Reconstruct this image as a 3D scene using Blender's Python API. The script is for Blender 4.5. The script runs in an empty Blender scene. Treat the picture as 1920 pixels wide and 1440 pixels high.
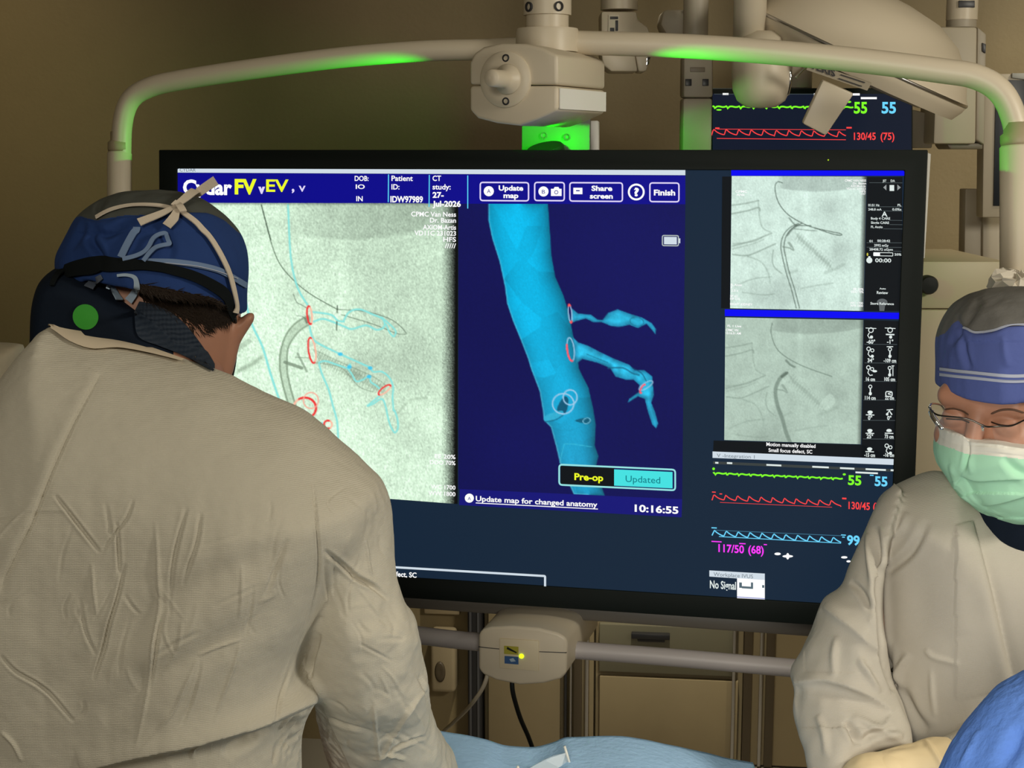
import bpy, bmesh, math, random
import numpy as np
from mathutils import Vector, Matrix, noise as mnoise
from mathutils.bvhtree import BVHTree
random.seed(7); rng = np.random.default_rng(7)
S = bpy.context.scene
C = S.collection

# ------------------------------------------------------------------ camera, world, lights, exposure
F = 2800.0; CAMZ = 1.75
PITCH = math.atan(439.0 / F)
cam_d = bpy.data.cameras.new('camera'); cam = bpy.data.objects.new('camera', cam_d); C.objects.link(cam)
cam.location = (0, 0, CAMZ); cam.rotation_euler = (math.pi / 2 - PITCH, 0, 0)
cam_d.sensor_width = 36; cam_d.sensor_fit = 'HORIZONTAL'; cam_d.lens = F / 1920 * 36
cam_d.clip_start = 0.05; cam_d.clip_end = 50
S.camera = cam
S.view_settings.view_transform = 'Standard'; S.view_settings.look = 'None'
S.view_settings.gamma = 1.0; S.view_settings.use_curve_mapping = False
S.view_settings.exposure = 0.0
world = bpy.data.worlds.new('world'); S.world = world; world.use_nodes = True
bg = world.node_tree.nodes['Background']; bg.inputs[0].default_value = (1.0, .88, .62, 1); bg.inputs[1].default_value = 0.022

def area(name, loc, target, size, energy, color, spread=180):
    d = bpy.data.lights.new(name, 'AREA'); d.shape = 'DISK'; d.size = size; d.energy = energy; d.color = color
    d.spread = math.radians(spread)
    o = bpy.data.objects.new(name, d); C.objects.link(o); o.location = loc
    o.rotation_euler = (Vector(target) - Vector(loc)).to_track_quat('-Z', 'Y').to_euler()
    return o
area('procedure_lamp', (-0.45, -0.55, 2.35), (0.05, 1.6, 1.2), 0.5, 14, (1, .94, .80))
area('ceiling_lamp_right', (2.1, 0.9, 2.3), (0.75, 2.6, 1.5), 0.5, 26, (1, .94, .80))
def spot(name, loc, target, energy, color, ang, blend=1.0, r=.05):
    d = bpy.data.lights.new(name, 'SPOT'); d.energy = energy; d.color = color; d.spot_size = math.radians(ang); d.spot_blend = blend
    d.shadow_soft_size = r
    o = bpy.data.objects.new(name, d); C.objects.link(o); o.location = loc
    o.rotation_euler = (Vector(target) - Vector(loc)).to_track_quat('-Z', 'Y').to_euler()
    return o
spot('wall_washer', (-1.9, 3.2, 2.7), (-1.62, 4.4, 1.98), 13, (1, .80, .46), 60)
spot('drape_bounce_fill', (0.12, .25, 1.50), (0.55, 1.85, 1.24), 52, (1, .95, .84), 62, .8, .22)  # unseen low fill, added in place of light bounced off the drapes
spot('right_wall_fill', (1.75, 3.0, 2.7), (1.45, 3.9, 1.3), 40, (1, .90, .66), 75)  # added fill without a fixture, brightens the right wall and cabinet
spot('cupboard_fill', (0.35, 3.35, 2.74), (0.35, 3.85, 0.0), 135, (1, .93, .74), 52)  # added fill without a fixture, cone kept to the lower cupboards

# ------------------------------------------------------------------ pixel <-> world helpers (construction only)
CP, SP = math.cos(PITCH), math.sin(PITCH)
CAM = np.array([0, 0, CAMZ])
def raydir(px, py):
    u = (np.asarray(px, float) - 960) / F; v = (720 - np.asarray(py, float)) / F
    return np.stack([u, CP + v * SP, -SP + v * CP], -1)
def W(px, py, d):
    r = raydir(px, py)
    return CAM + r * (np.asarray(d, float) / r[..., 1])[..., None]
def PX(P):
    q = np.asarray(P, float) - CAM
    dep = q[..., 1] * CP - q[..., 2] * SP
    up = q[..., 1] * SP + q[..., 2] * CP
    return 960 + F * q[..., 0] / dep, 720 - F * up / dep
def onplane(px, py, P0, n):
    r = raydir(px, py); t = ((P0 - CAM) @ n) / (r @ n)
    return CAM + r * np.asarray(t)[..., None]
MYAW, MTILT = -0.2154677, -0.0708529
MC = np.array([0.01117, 2.59428, 1.34940]); MW, MH = 1.36, 0.8036
mex = np.array([math.cos(MYAW), math.sin(MYAW), 0]); n0 = np.array([math.sin(MYAW), -math.cos(MYAW), 0])
mez = np.array([0, 0, 1.]) * math.cos(MTILT) + n0 * math.sin(MTILT)
mn = np.cross(mex, mez)
if mn[1] > 0: mn = -mn
def MP(px, py, off=0.0): return onplane(px, py, MC + mn * off, mn)
WYAW = math.radians(-7); wn = np.array([math.sin(WYAW), -math.cos(WYAW), 0]); W0 = np.array([0, 4.2, 0])
wex = np.array([math.cos(WYAW), math.sin(WYAW), 0])
def WP(px, py, off=0.0): return onplane(px, py, W0 + wn * off, wn)

# ------------------------------------------------------------------ materials
MATS = {}
def s2l(c):
    c = np.asarray(c, float) / 255.0
    return np.where(c <= .04045, c / 12.92, ((c + .055) / 1.055) ** 2.4)
def mat(name, col, rough=.5, metal=0, bump=None, mottle=0, spec=.5, alpha=1, emis=None, es=0, sheen=0, trans=0):
    if name in MATS: return MATS[name]
    m = bpy.data.materials.new(name); m.use_nodes = True; nt = m.node_tree; b = nt.nodes['Principled BSDF']
    b.inputs['Base Color'].default_value = (*col, 1); b.inputs['Roughness'].default_value = rough
    b.inputs['Metallic'].default_value = metal; b.inputs['Specular IOR Level'].default_value = spec
    b.inputs['Alpha'].default_value = alpha
    if trans: b.inputs['Transmission Weight'].default_value = trans
    if sheen: b.inputs['Sheen Weight'].default_value = sheen
    if emis is not None:
        b.inputs['Emission Color'].default_value = (*emis, 1); b.inputs['Emission Strength'].default_value = es
    tc = nt.nodes.new('ShaderNodeTexCoord')
    if mottle:
        n = nt.nodes.new('ShaderNodeTexNoise'); n.inputs['Scale'].default_value = 14; n.inputs['Detail'].default_value = 5
        nt.links.new(tc.outputs['Object'], n.inputs['Vector'])
        r = nt.nodes.new('ShaderNodeMapRange'); r.inputs['To Min'].default_value = 1 - mottle; r.inputs['To Max'].default_value = 1 + mottle
        nt.links.new(n.outputs['Fac'], r.inputs['Value'])
        mx = nt.nodes.new('ShaderNodeVectorMath'); mx.operation = 'SCALE'; mx.inputs[0].default_value = col
        nt.links.new(r.outputs['Result'], mx.inputs['Scale']); nt.links.new(mx.outputs[0], b.inputs['Base Color'])
    if bump:
        kind, sc, st, dist = bump
        if kind == 'noise':
            n = nt.nodes.new('ShaderNodeTexNoise'); n.inputs['Scale'].default_value = sc; n.inputs['Detail'].default_value = 4
            nt.links.new(tc.outputs['Object'], n.inputs['Vector']); out = n.outputs['Fac']
        else:   # weave: crossing fine ribs
            w1 = nt.nodes.new('ShaderNodeTexWave'); w1.bands_direction = 'Z'; w1.inputs['Scale'].default_value = sc; w1.inputs['Distortion'].default_value = 2.5
            w1.inputs['Detail Scale'].default_value = 1.5
            w2 = nt.nodes.new('ShaderNodeTexWave'); w2.bands_direction = 'X'; w2.inputs['Scale'].default_value = sc * 1.3; w2.inputs['Distortion'].default_value = 3.0
            n = nt.nodes.new('ShaderNodeTexNoise'); n.inputs['Scale'].default_value = 55; n.inputs['Detail'].default_value = 5
            for q in (w1, w2, n): nt.links.new(tc.outputs['Object'], q.inputs['Vector'])
            a = nt.nodes.new('ShaderNodeMath'); a.operation = 'MULTIPLY_ADD'; a.inputs[1].default_value = .45
            nt.links.new(w2.outputs['Fac'], a.inputs[0]); nt.links.new(w1.outputs['Fac'], a.inputs[2])
            a2 = nt.nodes.new('ShaderNodeMath'); a2.operation = 'MULTIPLY_ADD'; a2.inputs[1].default_value = 2.6
            nt.links.new(n.outputs['Fac'], a2.inputs[0]); nt.links.new(a.outputs[0], a2.inputs[2]); out = a2.outputs[0]
        bp = nt.nodes.new('ShaderNodeBump'); bp.inputs['Strength'].default_value = st; bp.inputs['Distance'].default_value = dist
        nt.links.new(out, bp.inputs['Height']); nt.links.new(bp.outputs['Normal'], b.inputs['Normal'])
    MATS[name] = m; return m
def emat(name, srgb, strength=1.0, sample=False):
    if name in MATS: return MATS[name]
    m = mat(name, (0.004, .004, .005), .6, spec=.06, emis=tuple(s2l(srgb)), es=strength)
    if not sample: m.cycles.emission_sampling = 'NONE'
    return m
def vcmat(name, strength=1.0):
    m = mat(name, (0.004, .004, .005), .6, spec=.06, emis=(1, 1, 1), es=strength); nt = m.node_tree
    a = nt.nodes.new('ShaderNodeAttribute'); a.attribute_name = 'Col'
    nt.links.new(a.outputs['Color'], nt.nodes['Principled BSDF'].inputs['Emission Color']); return m

M_wall = mat('wall_paint', (.30, .232, .120), .55, bump=('noise', 90, .15, .004), mottle=.05)
M_cream = mat('cream_plastic', (.66, .575, .44), .42, bump=('noise', 300, .05, .001))
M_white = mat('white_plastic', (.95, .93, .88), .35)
M_greyp = mat('grey_paint', (.42, .385, .38), .45)
M_black = mat('black_plastic', (.010, .012, .012), .5, spec=.3)
M_strap = mat('black_elastic', (.007, .009, .010), .9, spec=.1)
M_bezel = mat('bezel_black', (.006, .009, .008), .55, spec=.15)
M_metal = mat('brushed_metal', (.55, .54, .55), .3, metal=1)
M_dark = mat('dark_metal', (.028, .028, .032), .4)
M_panel = mat('cabinet_laminate', (.36, .285, .165), .5, mottle=.06)
M_gown = mat('gown_fabric', (.60, .555, .455), .92, spec=.15, bump=('weave', 200, .34, .0008), mottle=.05)
M_gownr = mat('gown_fabric_plain', (.52, .48, .41), .92, spec=.15, bump=('weave', 240, .26, .0006), mottle=.05)
M_lining = mat('gown_neckline_facing', (.78, .66, .50), .9, spec=.15)
M_skin = mat('skin', (.42, .20, .125), .5, bump=('noise', 260, .12, .001), mottle=.08)
M_hair = mat('dark_hair', (.026, .017, .012), .6, spec=.2)
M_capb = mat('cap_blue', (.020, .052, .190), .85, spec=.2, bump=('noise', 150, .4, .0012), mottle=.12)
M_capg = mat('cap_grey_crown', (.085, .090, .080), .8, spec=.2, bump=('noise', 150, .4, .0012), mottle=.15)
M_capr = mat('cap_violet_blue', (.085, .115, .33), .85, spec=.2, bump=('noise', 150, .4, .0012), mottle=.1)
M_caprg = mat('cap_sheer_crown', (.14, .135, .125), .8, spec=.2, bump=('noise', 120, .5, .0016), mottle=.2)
M_pipe = mat('cap_piping', (.16, .24, .40), .8)
M_pipew = mat('cap_piping_pale', (.42, .45, .55), .8)
M_tie = mat('white_tie', (.70, .60, .48), .9, bump=('noise', 500, .3, .001))
M_navy = mat('collar_navy', (.006, .011, .022), .85, spec=.15, bump=('noise', 300, .3, .001))
M_navyq = mat('collar_quilted_navy', (.008, .018, .036), .75, bump=('weave', 60, .5, .0012))
M_greendot = mat('green_sticker', (.03, .36, .02), .5)
M_yellow = mat('yellow_label', (.85, .48, .02), .5)
M_maskg = mat('mask_green', (.47, .84, .60), .85, spec=.2, bump=('noise', 220, .2, .0008), mottle=.04)
M_maskw = mat('mask_white_band', (.80, .78, .70), .85, spec=.2)
M_glove = mat('latex_glove', (.88, .70, .42), .5, bump=('noise', 40, .3, .003))
M_bluecloth = mat('blue_cloth', (.15, .31, .86), .95, spec=.1, bump=('noise', 110, .5, .004), mottle=.16)
M_drape = mat('light_blue_drape', (.45, .70, 1.0), .9, spec=.15, bump=('noise', 120, .5, .003), mottle=.08)
M_sheet = mat('clear_sheet', (.62, .72, .78), .3, alpha=.6)
M_lens = mat('clear_lens', (.9, .9, .9), .03, alpha=.03)
M_floor = mat('vinyl_floor', (.30, .27, .22), .4, mottle=.05)
M_ceil = mat('ceiling_paint', (.5, .45, .34), .8)
M_chrome = mat('chrome', (.75, .76, .78), .12, metal=1)

# ------------------------------------------------------------------ object helpers
def wloc(p):
    v = np.zeros(3)
    while p is not None:
        v = v + np.array(p.location); p = p.parent
    return v
def link(name, me, parent=None, m=None):
    o = bpy.data.objects.new(name, me); C.objects.link(o)
    if parent is not None: o.parent = parent
    if m is not None:
        for q in (m if isinstance(m, (list, tuple)) else [m]): me.materials.append(q)
    return o
def mesh(name, V, Fc, m, parent=None, smooth=False, midx=None):
    V = np.asarray(V, float).reshape(-1, 3)
    if parent is not None: V = V - wloc(parent)
    me = bpy.data.meshes.new(name); me.from_pydata(V.tolist(), [], [list(map(int, f)) for f in Fc]); me.update()
    if smooth: me.polygons.foreach_set('use_smooth', [True] * len(me.polygons))
    o = link(name, me, parent, m)
    if midx is not None: me.polygons.foreach_set('material_index', list(midx))
    bm = bmesh.new(); bm.from_mesh(me); bmesh.ops.recalc_face_normals(bm, faces=bm.faces); bm.to_mesh(me); bm.free()
    return o
def thing(name, label, cat, loc, group=None):
    o = bpy.data.objects.new(name, None); C.objects.link(o); o.location = tuple(map(float, loc)); o.empty_display_size = .05
    return tag(o, label, cat, group)
def tag(o, label, cat, group=None):
    o['label'] = label; o['category'] = cat
    if group: o['group'] = group
    return o
def struct(o): o['kind'] = 'structure'; return o
class MB:
    def __init__(s): s.V = []; s.F = []; s.n = 0
    def add(s, V, Fc):
        V = np.asarray(V, float).reshape(-1, 3); s.V.append(V); s.F += [[i + s.n for i in f] for f in Fc]; s.n += len(V); return s
    def build(s, name, m, parent=None, smooth=False): return mesh(name, np.concatenate(s.V), s.F, m, parent, smooth)
def autosmooth(o, ang=35):
    me = o.data; me.polygons.foreach_set('use_smooth', [True] * len(me.polygons))
    bm = bmesh.new(); bm.from_mesh(me)
    for e in bm.edges:
        if len(e.link_faces) == 2 and e.calc_face_angle(0) > math.radians(ang): e.smooth = False
    bm.to_mesh(me); bm.free(); return o
def bevel(o, w=.003, seg=2, ang=30):
    me = o.data; bm = bmesh.new(); bm.from_mesh(me)
    bmesh.ops.remove_doubles(bm, verts=bm.verts, dist=1e-6)
    es = [e for e in bm.edges if len(e.link_faces) == 2 and e.calc_face_angle(0) > math.radians(ang)]
    bmesh.ops.bevel(bm, geom=es, offset=w, segments=seg, affect='EDGES', profile=.5, clamp_overlap=True)
    bm.to_mesh(me); bm.free(); return autosmooth(o, 40)
def boxaxes(c, ax, ay, az):
    c = np.asarray(c, float); V = [c + i * ax + j * ay + k * az for i in (-1, 1) for j in (-1, 1) for k in (-1, 1)]
    return V, [(0, 1, 3, 2), (4, 6, 7, 5), (0, 4, 5, 1), (2, 3, 7, 6), (0, 2, 6, 4), (1, 5, 7, 3)]
def prism(front, ext):
    f = np.asarray(front, float); n = len(f); ext = np.asarray(ext, float)
    V = np.concatenate([f, f + ext]); Fc = [list(range(n)), list(range(2 * n - 1, n - 1, -1))]
    Fc += [[i, (i + 1) % n, n + (i + 1) % n, n + i] for i in range(n)]
    return V, Fc
def smoothpoly(P, n=8, closed=False):
    P = np.asarray(P, float); N = len(P); out = []
    rngi = range(N if closed else N - 1)
    for i in rngi:
        if closed: a, b, c, d = P[(i - 1) % N], P[i], P[(i + 1) % N], P[(i + 2) % N]
        else: a, b, c, d = P[max(i - 1, 0)], P[i], P[i + 1], P[min(i + 2, N - 1)]
        for t in np.arange(n) / n:
            out.append(.5 * ((2 * b) + (-a + c) * t + (2 * a - 5 * b + 4 * c - d) * t * t + (-a + 3 * b - 3 * c + d) * t ** 3))
    if not closed: out.append(P[-1])
    return np.array(out)
def tube(P, r, seg=16, cap=True):
    P = np.asarray(P, float); n = len(P); r = np.broadcast_to(np.asarray(r, float), (n,))
    T = np.gradient(P, axis=0); T /= np.linalg.norm(T, axis=1)[:, None] + 1e-12
    u = np.cross(T[0], [0.3, .2, 1.]);
    if np.linalg.norm(u) < .05: u = np.cross(T[0], [1., 0, 0])
    u /= np.linalg.norm(u); V = []
    for i in range(n):
        u = u - T[i] * (u @ T[i]); u /= np.linalg.norm(u); w = np.cross(T[i], u)
        for k in range(seg):
            a = 2 * math.pi * k / seg; V.append(P[i] + r[i] * (math.cos(a) * u + math.sin(a) * w))
    Fc = [[i * seg + k, i * seg + (k + 1) % seg, (i + 1) * seg + (k + 1) % seg, (i + 1) * seg + k] for i in range(n - 1) for k in range(seg)]
    if cap: Fc += [list(range(seg - 1, -1, -1)), [(n - 1) * seg + k for k in range(seg)]]
    return V, Fc
def lathe(c, axis, prof, seg=32):
    """prof: (radius, height along axis)"""
    axis = np.asarray(axis, float); axis = axis / np.linalg.norm(axis)
    u = np.cross(axis, [1., 0, 0]);
    if np.linalg.norm(u) < .1: u = np.cross(axis, [0, 1., 0])
    u /= np.linalg.norm(u); w = np.cross(axis, u); V = []; c = np.asarray(c, float)
    for r, h in prof:
        for k in range(seg):
            a = 2 * math.pi * k / seg; V.append(c + axis * h + r * (math.cos(a) * u + math.sin(a) * w))
    n = len(prof)
    Fc = [[i * seg + k, i * seg + (k + 1) % seg, (i + 1) * seg + (k + 1) % seg, (i + 1) * seg + k] for i in range(n - 1) for k in range(seg)]
    Fc += [list(range(seg - 1, -1, -1)), [(n - 1) * seg + k for k in range(seg)]]
    return V, Fc
def solo(name, vf, m, parent=None, smooth=False): return mesh(name, vf[0], vf[1], m, parent, smooth)

# ------------------------------------------------------------------ flat drawing on a plane (screens, signs)
def textshape(s, bold=0.0):
    cu = bpy.data.curves.new('t', 'FONT'); cu.body = s; cu.size = 1; cu.offset = bold; cu.resolution_u = 3
    o = bpy.data.objects.new('t', cu); C.objects.link(o)
    me = bpy.data.meshes.new_from_object(o.evaluated_get(bpy.context.evaluated_depsgraph_get()))
    V = np.array([v.co[:2] for v in me.vertices]).reshape(-1, 2); Fc = [list(p.vertices) for p in me.polygons]
    bpy.data.objects.remove(o); bpy.data.curves.remove(cu); bpy.data.meshes.remove(me)
    return V, Fc
_cap = textshape('H'); CAPH = _cap[0][:, 1].max()
def slope(y): return (y - 281) * 7.6e-5
class Screen:
    """draws in photo pixels onto a physical plane"""
    def __init__(s, planefn, flat=False): s.P = planefn; s.flat = flat
    def sl(s, y): return 0.0 if s.flat else slope(y)
    def text(s, body, xl, yb, xr, cap, m, parent, off=.003, bold=.02, name='screen_text', sl=None):
        V, Fc = textshape(body, bold); x0, x1 = V[:, 0].min(), V[:, 0].max()
        px = xl + (V[:, 0] - x0) / (x1 - x0) * (xr - xl); k = s.sl(yb) if sl is None else sl
        py = yb - V[:, 1] / CAPH * cap + k * (px - xl)
        return mesh(name, s.P(px, py, off), Fc, m, parent)
    def polys(s, polys, m, parent, off=.0015, name='screen_panel'):
        b = MB()
        for p in polys:
            p = np.asarray(p, float); b.add(s.P(p[:, 0], p[:, 1], off), [list(range(len(p)))])
        return b.build(name, m, parent)
    def rect(s, x0, y0, x1, y1):
        return [(x0, y0), (x1, y0 + s.sl(y0) * (x1 - x0)), (x1, y1 + s.sl(y1) * (x1 - x0)), (x0, y1)]
    def strip(s, P, w):
        P = np.asarray(P, float); T = np.gradient(P, axis=0); T /= np.linalg.norm(T, axis=1)[:, None] + 1e-9
        N = np.stack([-T[:, 1], T[:, 0]], 1) * w / 2; L, R = P + N, P - N
        return [[L[i], L[i + 1], R[i + 1], R[i]] for i in range(len(P) - 1)]
    def outline(s, x0, y0, x1, y1, w, r=4):
        q = s.rect(x0, y0, x1, y1); pts = []
        for i in range(4):
            a = np.array(q[i - 1]); b = np.array(q[i]); c = np.array(q[(i + 1) % 4])
            u = (a - b) / np.linalg.norm(a - b); v = (c - b) / np.linalg.norm(c - b)
            for t in np.linspace(0, 1, 5): pts.append(b + u * r * (1 - t) ** 2 + v * r * t ** 2)
        pts = np.array(pts + [pts[0]]); return s.strip(pts, w)
    def disc(s, cx, cy, rx, ry=None, n=24):
        ry = ry or rx; a = np.linspace(0, 2 * math.pi, n, endpoint=False); return list(zip(cx + rx * np.cos(a), cy + ry * np.sin(a)))
    def ring(s, cx, cy, r, w, n=28):
        a = np.linspace(0, 2 * math.pi, n + 1); return s.strip(np.stack([cx + r * np.cos(a), cy + r * np.sin(a)], 1), w)
    def image(s, quad, img, x0, y0, step, m, parent, off, name):
        """img: array [h,w,3] sRGB 0..1 whose pixel (i,j) lies at (x0+j, y0+i); quad = 4 px corners tl,tr,br,bl"""
        q = np.asarray(quad, float); wpx = max(q[1, 0] - q[0, 0], q[2, 0] - q[3, 0]); hpx = max(q[3, 1] - q[0, 1], q[2, 1] - q[1, 1])
        nx, ny = int(wpx / step) + 1, int(hpx / step) + 1
        u, v = np.meshgrid(np.linspace(0, 1, nx), np.linspace(0, 1, ny)); u = u[..., None]; v = v[..., None]
        p = (1 - v) * ((1 - u) * q[0] + u * q[1]) + v * ((1 - u) * q[3] + u * q[2])
        V = s.P(p[..., 0], p[..., 1], off).reshape(-1, 3)
        ii = np.arange(ny - 1)[:, None] * nx + np.arange(nx - 1)[None]; ii = ii.ravel()
        quads = np.stack([ii, ii + nx, ii + nx + 1, ii + 1], 1)
        o = fastmesh(name, V, quads, m, parent)
        h, w = img.shape[:2]
        fx = np.clip(p[..., 0].ravel() - x0, 0, w - 1.001); fy = np.clip(p[..., 1].ravel() - y0, 0, h - 1.001)
        ix, iy = fx.astype(int), fy.astype(int); a, b = (fx - ix)[:, None], (fy - iy)[:, None]
        col = (img[iy, ix] * (1 - a) + img[iy, ix + 1] * a) * (1 - b) + (img[iy + 1, ix] * (1 - a) + img[iy + 1, ix + 1] * a) * b
        col = s2l(np.clip(col, 0, 1) * 255)
        at = o.data.attributes.new('Col', 'FLOAT_COLOR', 'POINT')
        at.data.foreach_set('color', np.concatenate([col, np.ones((len(col), 1))], 1).astype(np.float32).ravel())
        return o
def fastmesh(name, V, quads, m, parent=None, smooth=False):
    V = np.asarray(V, float)
    if parent is not None: V = V - wloc(parent)
    me = bpy.data.meshes.new(name); me.vertices.add(len(V)); me.vertices.foreach_set('co', V.astype(np.float32).ravel())
    n = len(quads); me.loops.add(n * 4); me.loops.foreach_set('vertex_index', np.asarray(quads, np.int32).ravel())
    me.polygons.add(n); me.polygons.foreach_set('loop_start', np.arange(0, n * 4, 4, dtype=np.int32))
    me.polygons.foreach_set('use_smooth', np.full(n, smooth)); me.update(calc_edges=True); me.validate()
    return link(name, me, parent, m)

# ------------------------------------------------------------------ implicit surfaces
def poly_sd(P, X, Z):
    """signed distance, positive inside"""
    P = np.asarray(P, float); d2 = np.full(X.shape, 1e9); ins = np.zeros(X.shape, bool)
    for i in range(len(P)):
        a, b = P[i], P[(i + 1) % len(P)]; e = b - a; L = e @ e + 1e-15
        t = np.clip(((X - a[0]) * e[0] + (Z - a[1]) * e[1]) / L, 0, 1)
        d2 = np.minimum(d2, (X - a[0] - t * e[0]) ** 2 + (Z - a[1] - t * e[1]) ** 2)
        if e[1] != 0:
            c = ((a[1] <= Z) & (b[1] > Z)) | ((b[1] <= Z) & (a[1] > Z))
            ins ^= c & (X < a[0] + (Z - a[1]) / e[1] * e[0])
    d = np.sqrt(d2); return np.where(ins, d, -d)
class Grid:
    def __init__(g, lo, hi, h):
        g.lo = np.array(lo, float); g.h = h; g.n = np.ceil((np.array(hi) - g.lo) / h).astype(int) + 1
        g.x = (g.lo[0] + h * np.arange(g.n[0])).astype(np.float32); g.y = (g.lo[1] + h * np.arange(g.n[1])).astype(np.float32); g.z = (g.lo[2] + h * np.arange(g.n[2])).astype(np.float32)
        g.X, g.Y, g.Z = g.x[:, None, None], g.y[None, :, None], g.z[None, None, :]
        g.X2, g.Z2 = np.meshgrid(g.x, g.z, indexing='ij')
    def inflate(g, pxpoly, dfun, R, B, sm=6, yoff=0.0):
        """solid grown from an outline: rounded edge of radius R, half thickness B, centred on the depth dfun(py)"""
        P = smoothpoly(pxpoly, sm, True) if sm else np.asarray(pxpoly, float)
        d = np.array([dfun(py) for py in P[:, 1]]); w = W(P[:, 0], P[:, 1], d)
        sd = poly_sd(w[:, [0, 2]], g.X2, g.Z2)
        rows = np.linspace(P[:, 1].min() - 50, P[:, 1].max() + 50, 200); dd = np.array([dfun(r) for r in rows])
        zz = W(np.full(200, 960.), rows, dd)[:, 2]; o = np.argsort(zz)
        yc = np.interp(g.Z2, zz[o], dd[o]) + yoff
        a = (1 - np.minimum(sd / R, 1)).astype(np.float32)[:, None, :]
        dy = (g.Y - yc[:, None, :].astype(np.float32)) / B
        return (np.sqrt(a * a + dy * dy) - 1) * min(R, B)
    def half(g, p0, p1, d):
        """2-D half plane through two pixels at depth d; negative on the right-hand (below) side when going left to right"""
        a, b = W(*p0, d)[[0, 2]], W(*p1, d)[[0, 2]]; e = b - a; e /= np.linalg.norm(e)
        return ((g.X2 - a[0]) * -e[1] + (g.Z2 - a[1]) * e[0])[:, None, :].astype(np.float32)
    def cone(g, a, b, ra, rb):
        a, b = np.array(a, np.float32), np.array(b, np.float32); e = b - a; L = float(e @ e) + 1e-12
        t = np.clip(((g.X - a[0]) * e[0] + (g.Y - a[1]) * e[1] + (g.Z - a[2]) * e[2]) / L, 0, 1)
        return np.sqrt((g.X - a[0] - t * e[0]) ** 2 + (g.Y - a[1] - t * e[1]) ** 2 + (g.Z - a[2] - t * e[2]) ** 2) - (ra + (rb - ra) * t)
    def ell(g, c, r, fr=None):
        dx, dy, dz = g.X - c[0], g.Y - c[1], g.Z - c[2]
        if fr is not None: dx, dy, dz = [dx * f[0] + dy * f[1] + dz * f[2] for f in fr]
        return (np.sqrt((dx / r[0]) ** 2 + (dy / r[1]) ** 2 + (dz / r[2]) ** 2) - 1) * min(r)
    def net(g, V, name, m, parent=None, smooth_it=2, sub=0, disp=None):
        V = np.array(np.broadcast_to(V, tuple(g.n)), np.float32)
        V[0] = V[-1] = .1; V[:, 0] = V[:, -1] = .1; V[:, :, 0] = V[:, :, -1] = .1
        ins = V < 0; nx, ny, nz = V.shape
        cs = [(i, j, k) for i in (0, 1) for j in (0, 1) for k in (0, 1)]
        sl = lambda A, c: A[c[0]:nx - 1 + c[0], c[1]:ny - 1 + c[1], c[2]:nz - 1 + c[2]]
        cnt = sum(sl(ins, c).astype(np.int8) for c in cs); act = (cnt > 0) & (cnt < 8)
        I = np.argwhere(act); idx = np.full(act.shape, -1, np.int32); idx[act] = np.arange(len(I))
        vals = np.stack([V[I[:, 0] + c[0], I[:, 1] + c[1], I[:, 2] + c[2]] for c in cs], 1)
        acc = np.zeros((len(I), 3)); num = np.zeros(len(I))
        for p in range(8):
            for q in range(p + 1, 8):
                if sum(abs(cs[p][t] - cs[q][t]) for t in range(3)) != 1: continue
                a, b = vals[:, p], vals[:, q]; c = (a < 0) != (b < 0); t = a[c] / (a[c] - b[c])
                acc[c] += np.array(cs[p]) + t[:, None] * (np.array(cs[q]) - np.array(cs[p])); num[c] += 1
        P = g.lo + g.h * (I + acc / num[:, None]); Q = []
        for ax in range(3):
            b, c = (ax + 1) % 3, (ax + 2) % 3; A = np.take(ins, range(V.shape[ax] - 1), ax) != np.take(ins, range(1, V.shape[ax]), ax)
            E = np.argwhere(A); E = E[(E[:, b] > 0) & (E[:, c] > 0) & (E[:, b] < V.shape[b] - 1) & (E[:, c] < V.shape[c] - 1)]
            eb, ec = np.eye(3, dtype=int)[b], np.eye(3, dtype=int)[c]; g4 = lambda K: idx[K[:, 0], K[:, 1], K[:, 2]]
            q = np.stack([g4(E - eb - ec), g4(E - ec), g4(E), g4(E - eb)], 1)
            flip = ~ins[E[:, 0], E[:, 1], E[:, 2]]; q[flip] = q[flip][:, ::-1]; Q.append(q)
        Q = np.concatenate(Q); P = laplace(P, Q, smooth_it)
        o = fastmesh(name, P, Q, m, parent, True)
        if sub: subdivide(o, sub)
        return o
def laplace(P, Q, it):
    e = np.concatenate([Q[:, [0, 1]], Q[:, [1, 2]], Q[:, [2, 3]], Q[:, [3, 0]]])
    for _ in range(it):
        s = np.zeros_like(P); n = np.zeros(len(P))
        for a, b in ((0, 1), (1, 0)):
            for k in range(3): s[:, k] += np.bincount(e[:, a], P[e[:, b], k], len(P))
            n += np.bincount(e[:, a], minlength=len(P))
        P = .5 * P + .5 * s / np.maximum(n, 1)[:, None]
    return P
def subdivide(o, lv):
    md = o.modifiers.new('s', 'SUBSURF'); md.levels = lv; md.render_levels = lv
    me = bpy.data.meshes.new_from_object(o.evaluated_get(bpy.context.evaluated_depsgraph_get()))
    o.modifiers.clear(); old = o.data; nm = old.name; o.data = me; bpy.data.meshes.remove(old); me.name = nm
    me.polygons.foreach_set('use_smooth', [True] * len(me.polygons))
def co(o):
    a = np.empty(len(o.data.vertices) * 3, np.float32); o.data.vertices.foreach_get('co', a); return a.reshape(-1, 3).astype(float)
def nor(o):
    a = np.empty(len(o.data.vertices) * 3, np.float32); o.data.vertices.foreach_get('normal', a); return a.reshape(-1, 3).astype(float)
def setco(o, P): o.data.vertices.foreach_set('co', P.astype(np.float32).ravel()); o.data.update()
def smin(a, b, k):
    h = np.clip(.5 + .5 * (b - a) / k, 0, 1); return b * (1 - h) + a * h - k * h * (1 - h)
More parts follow.
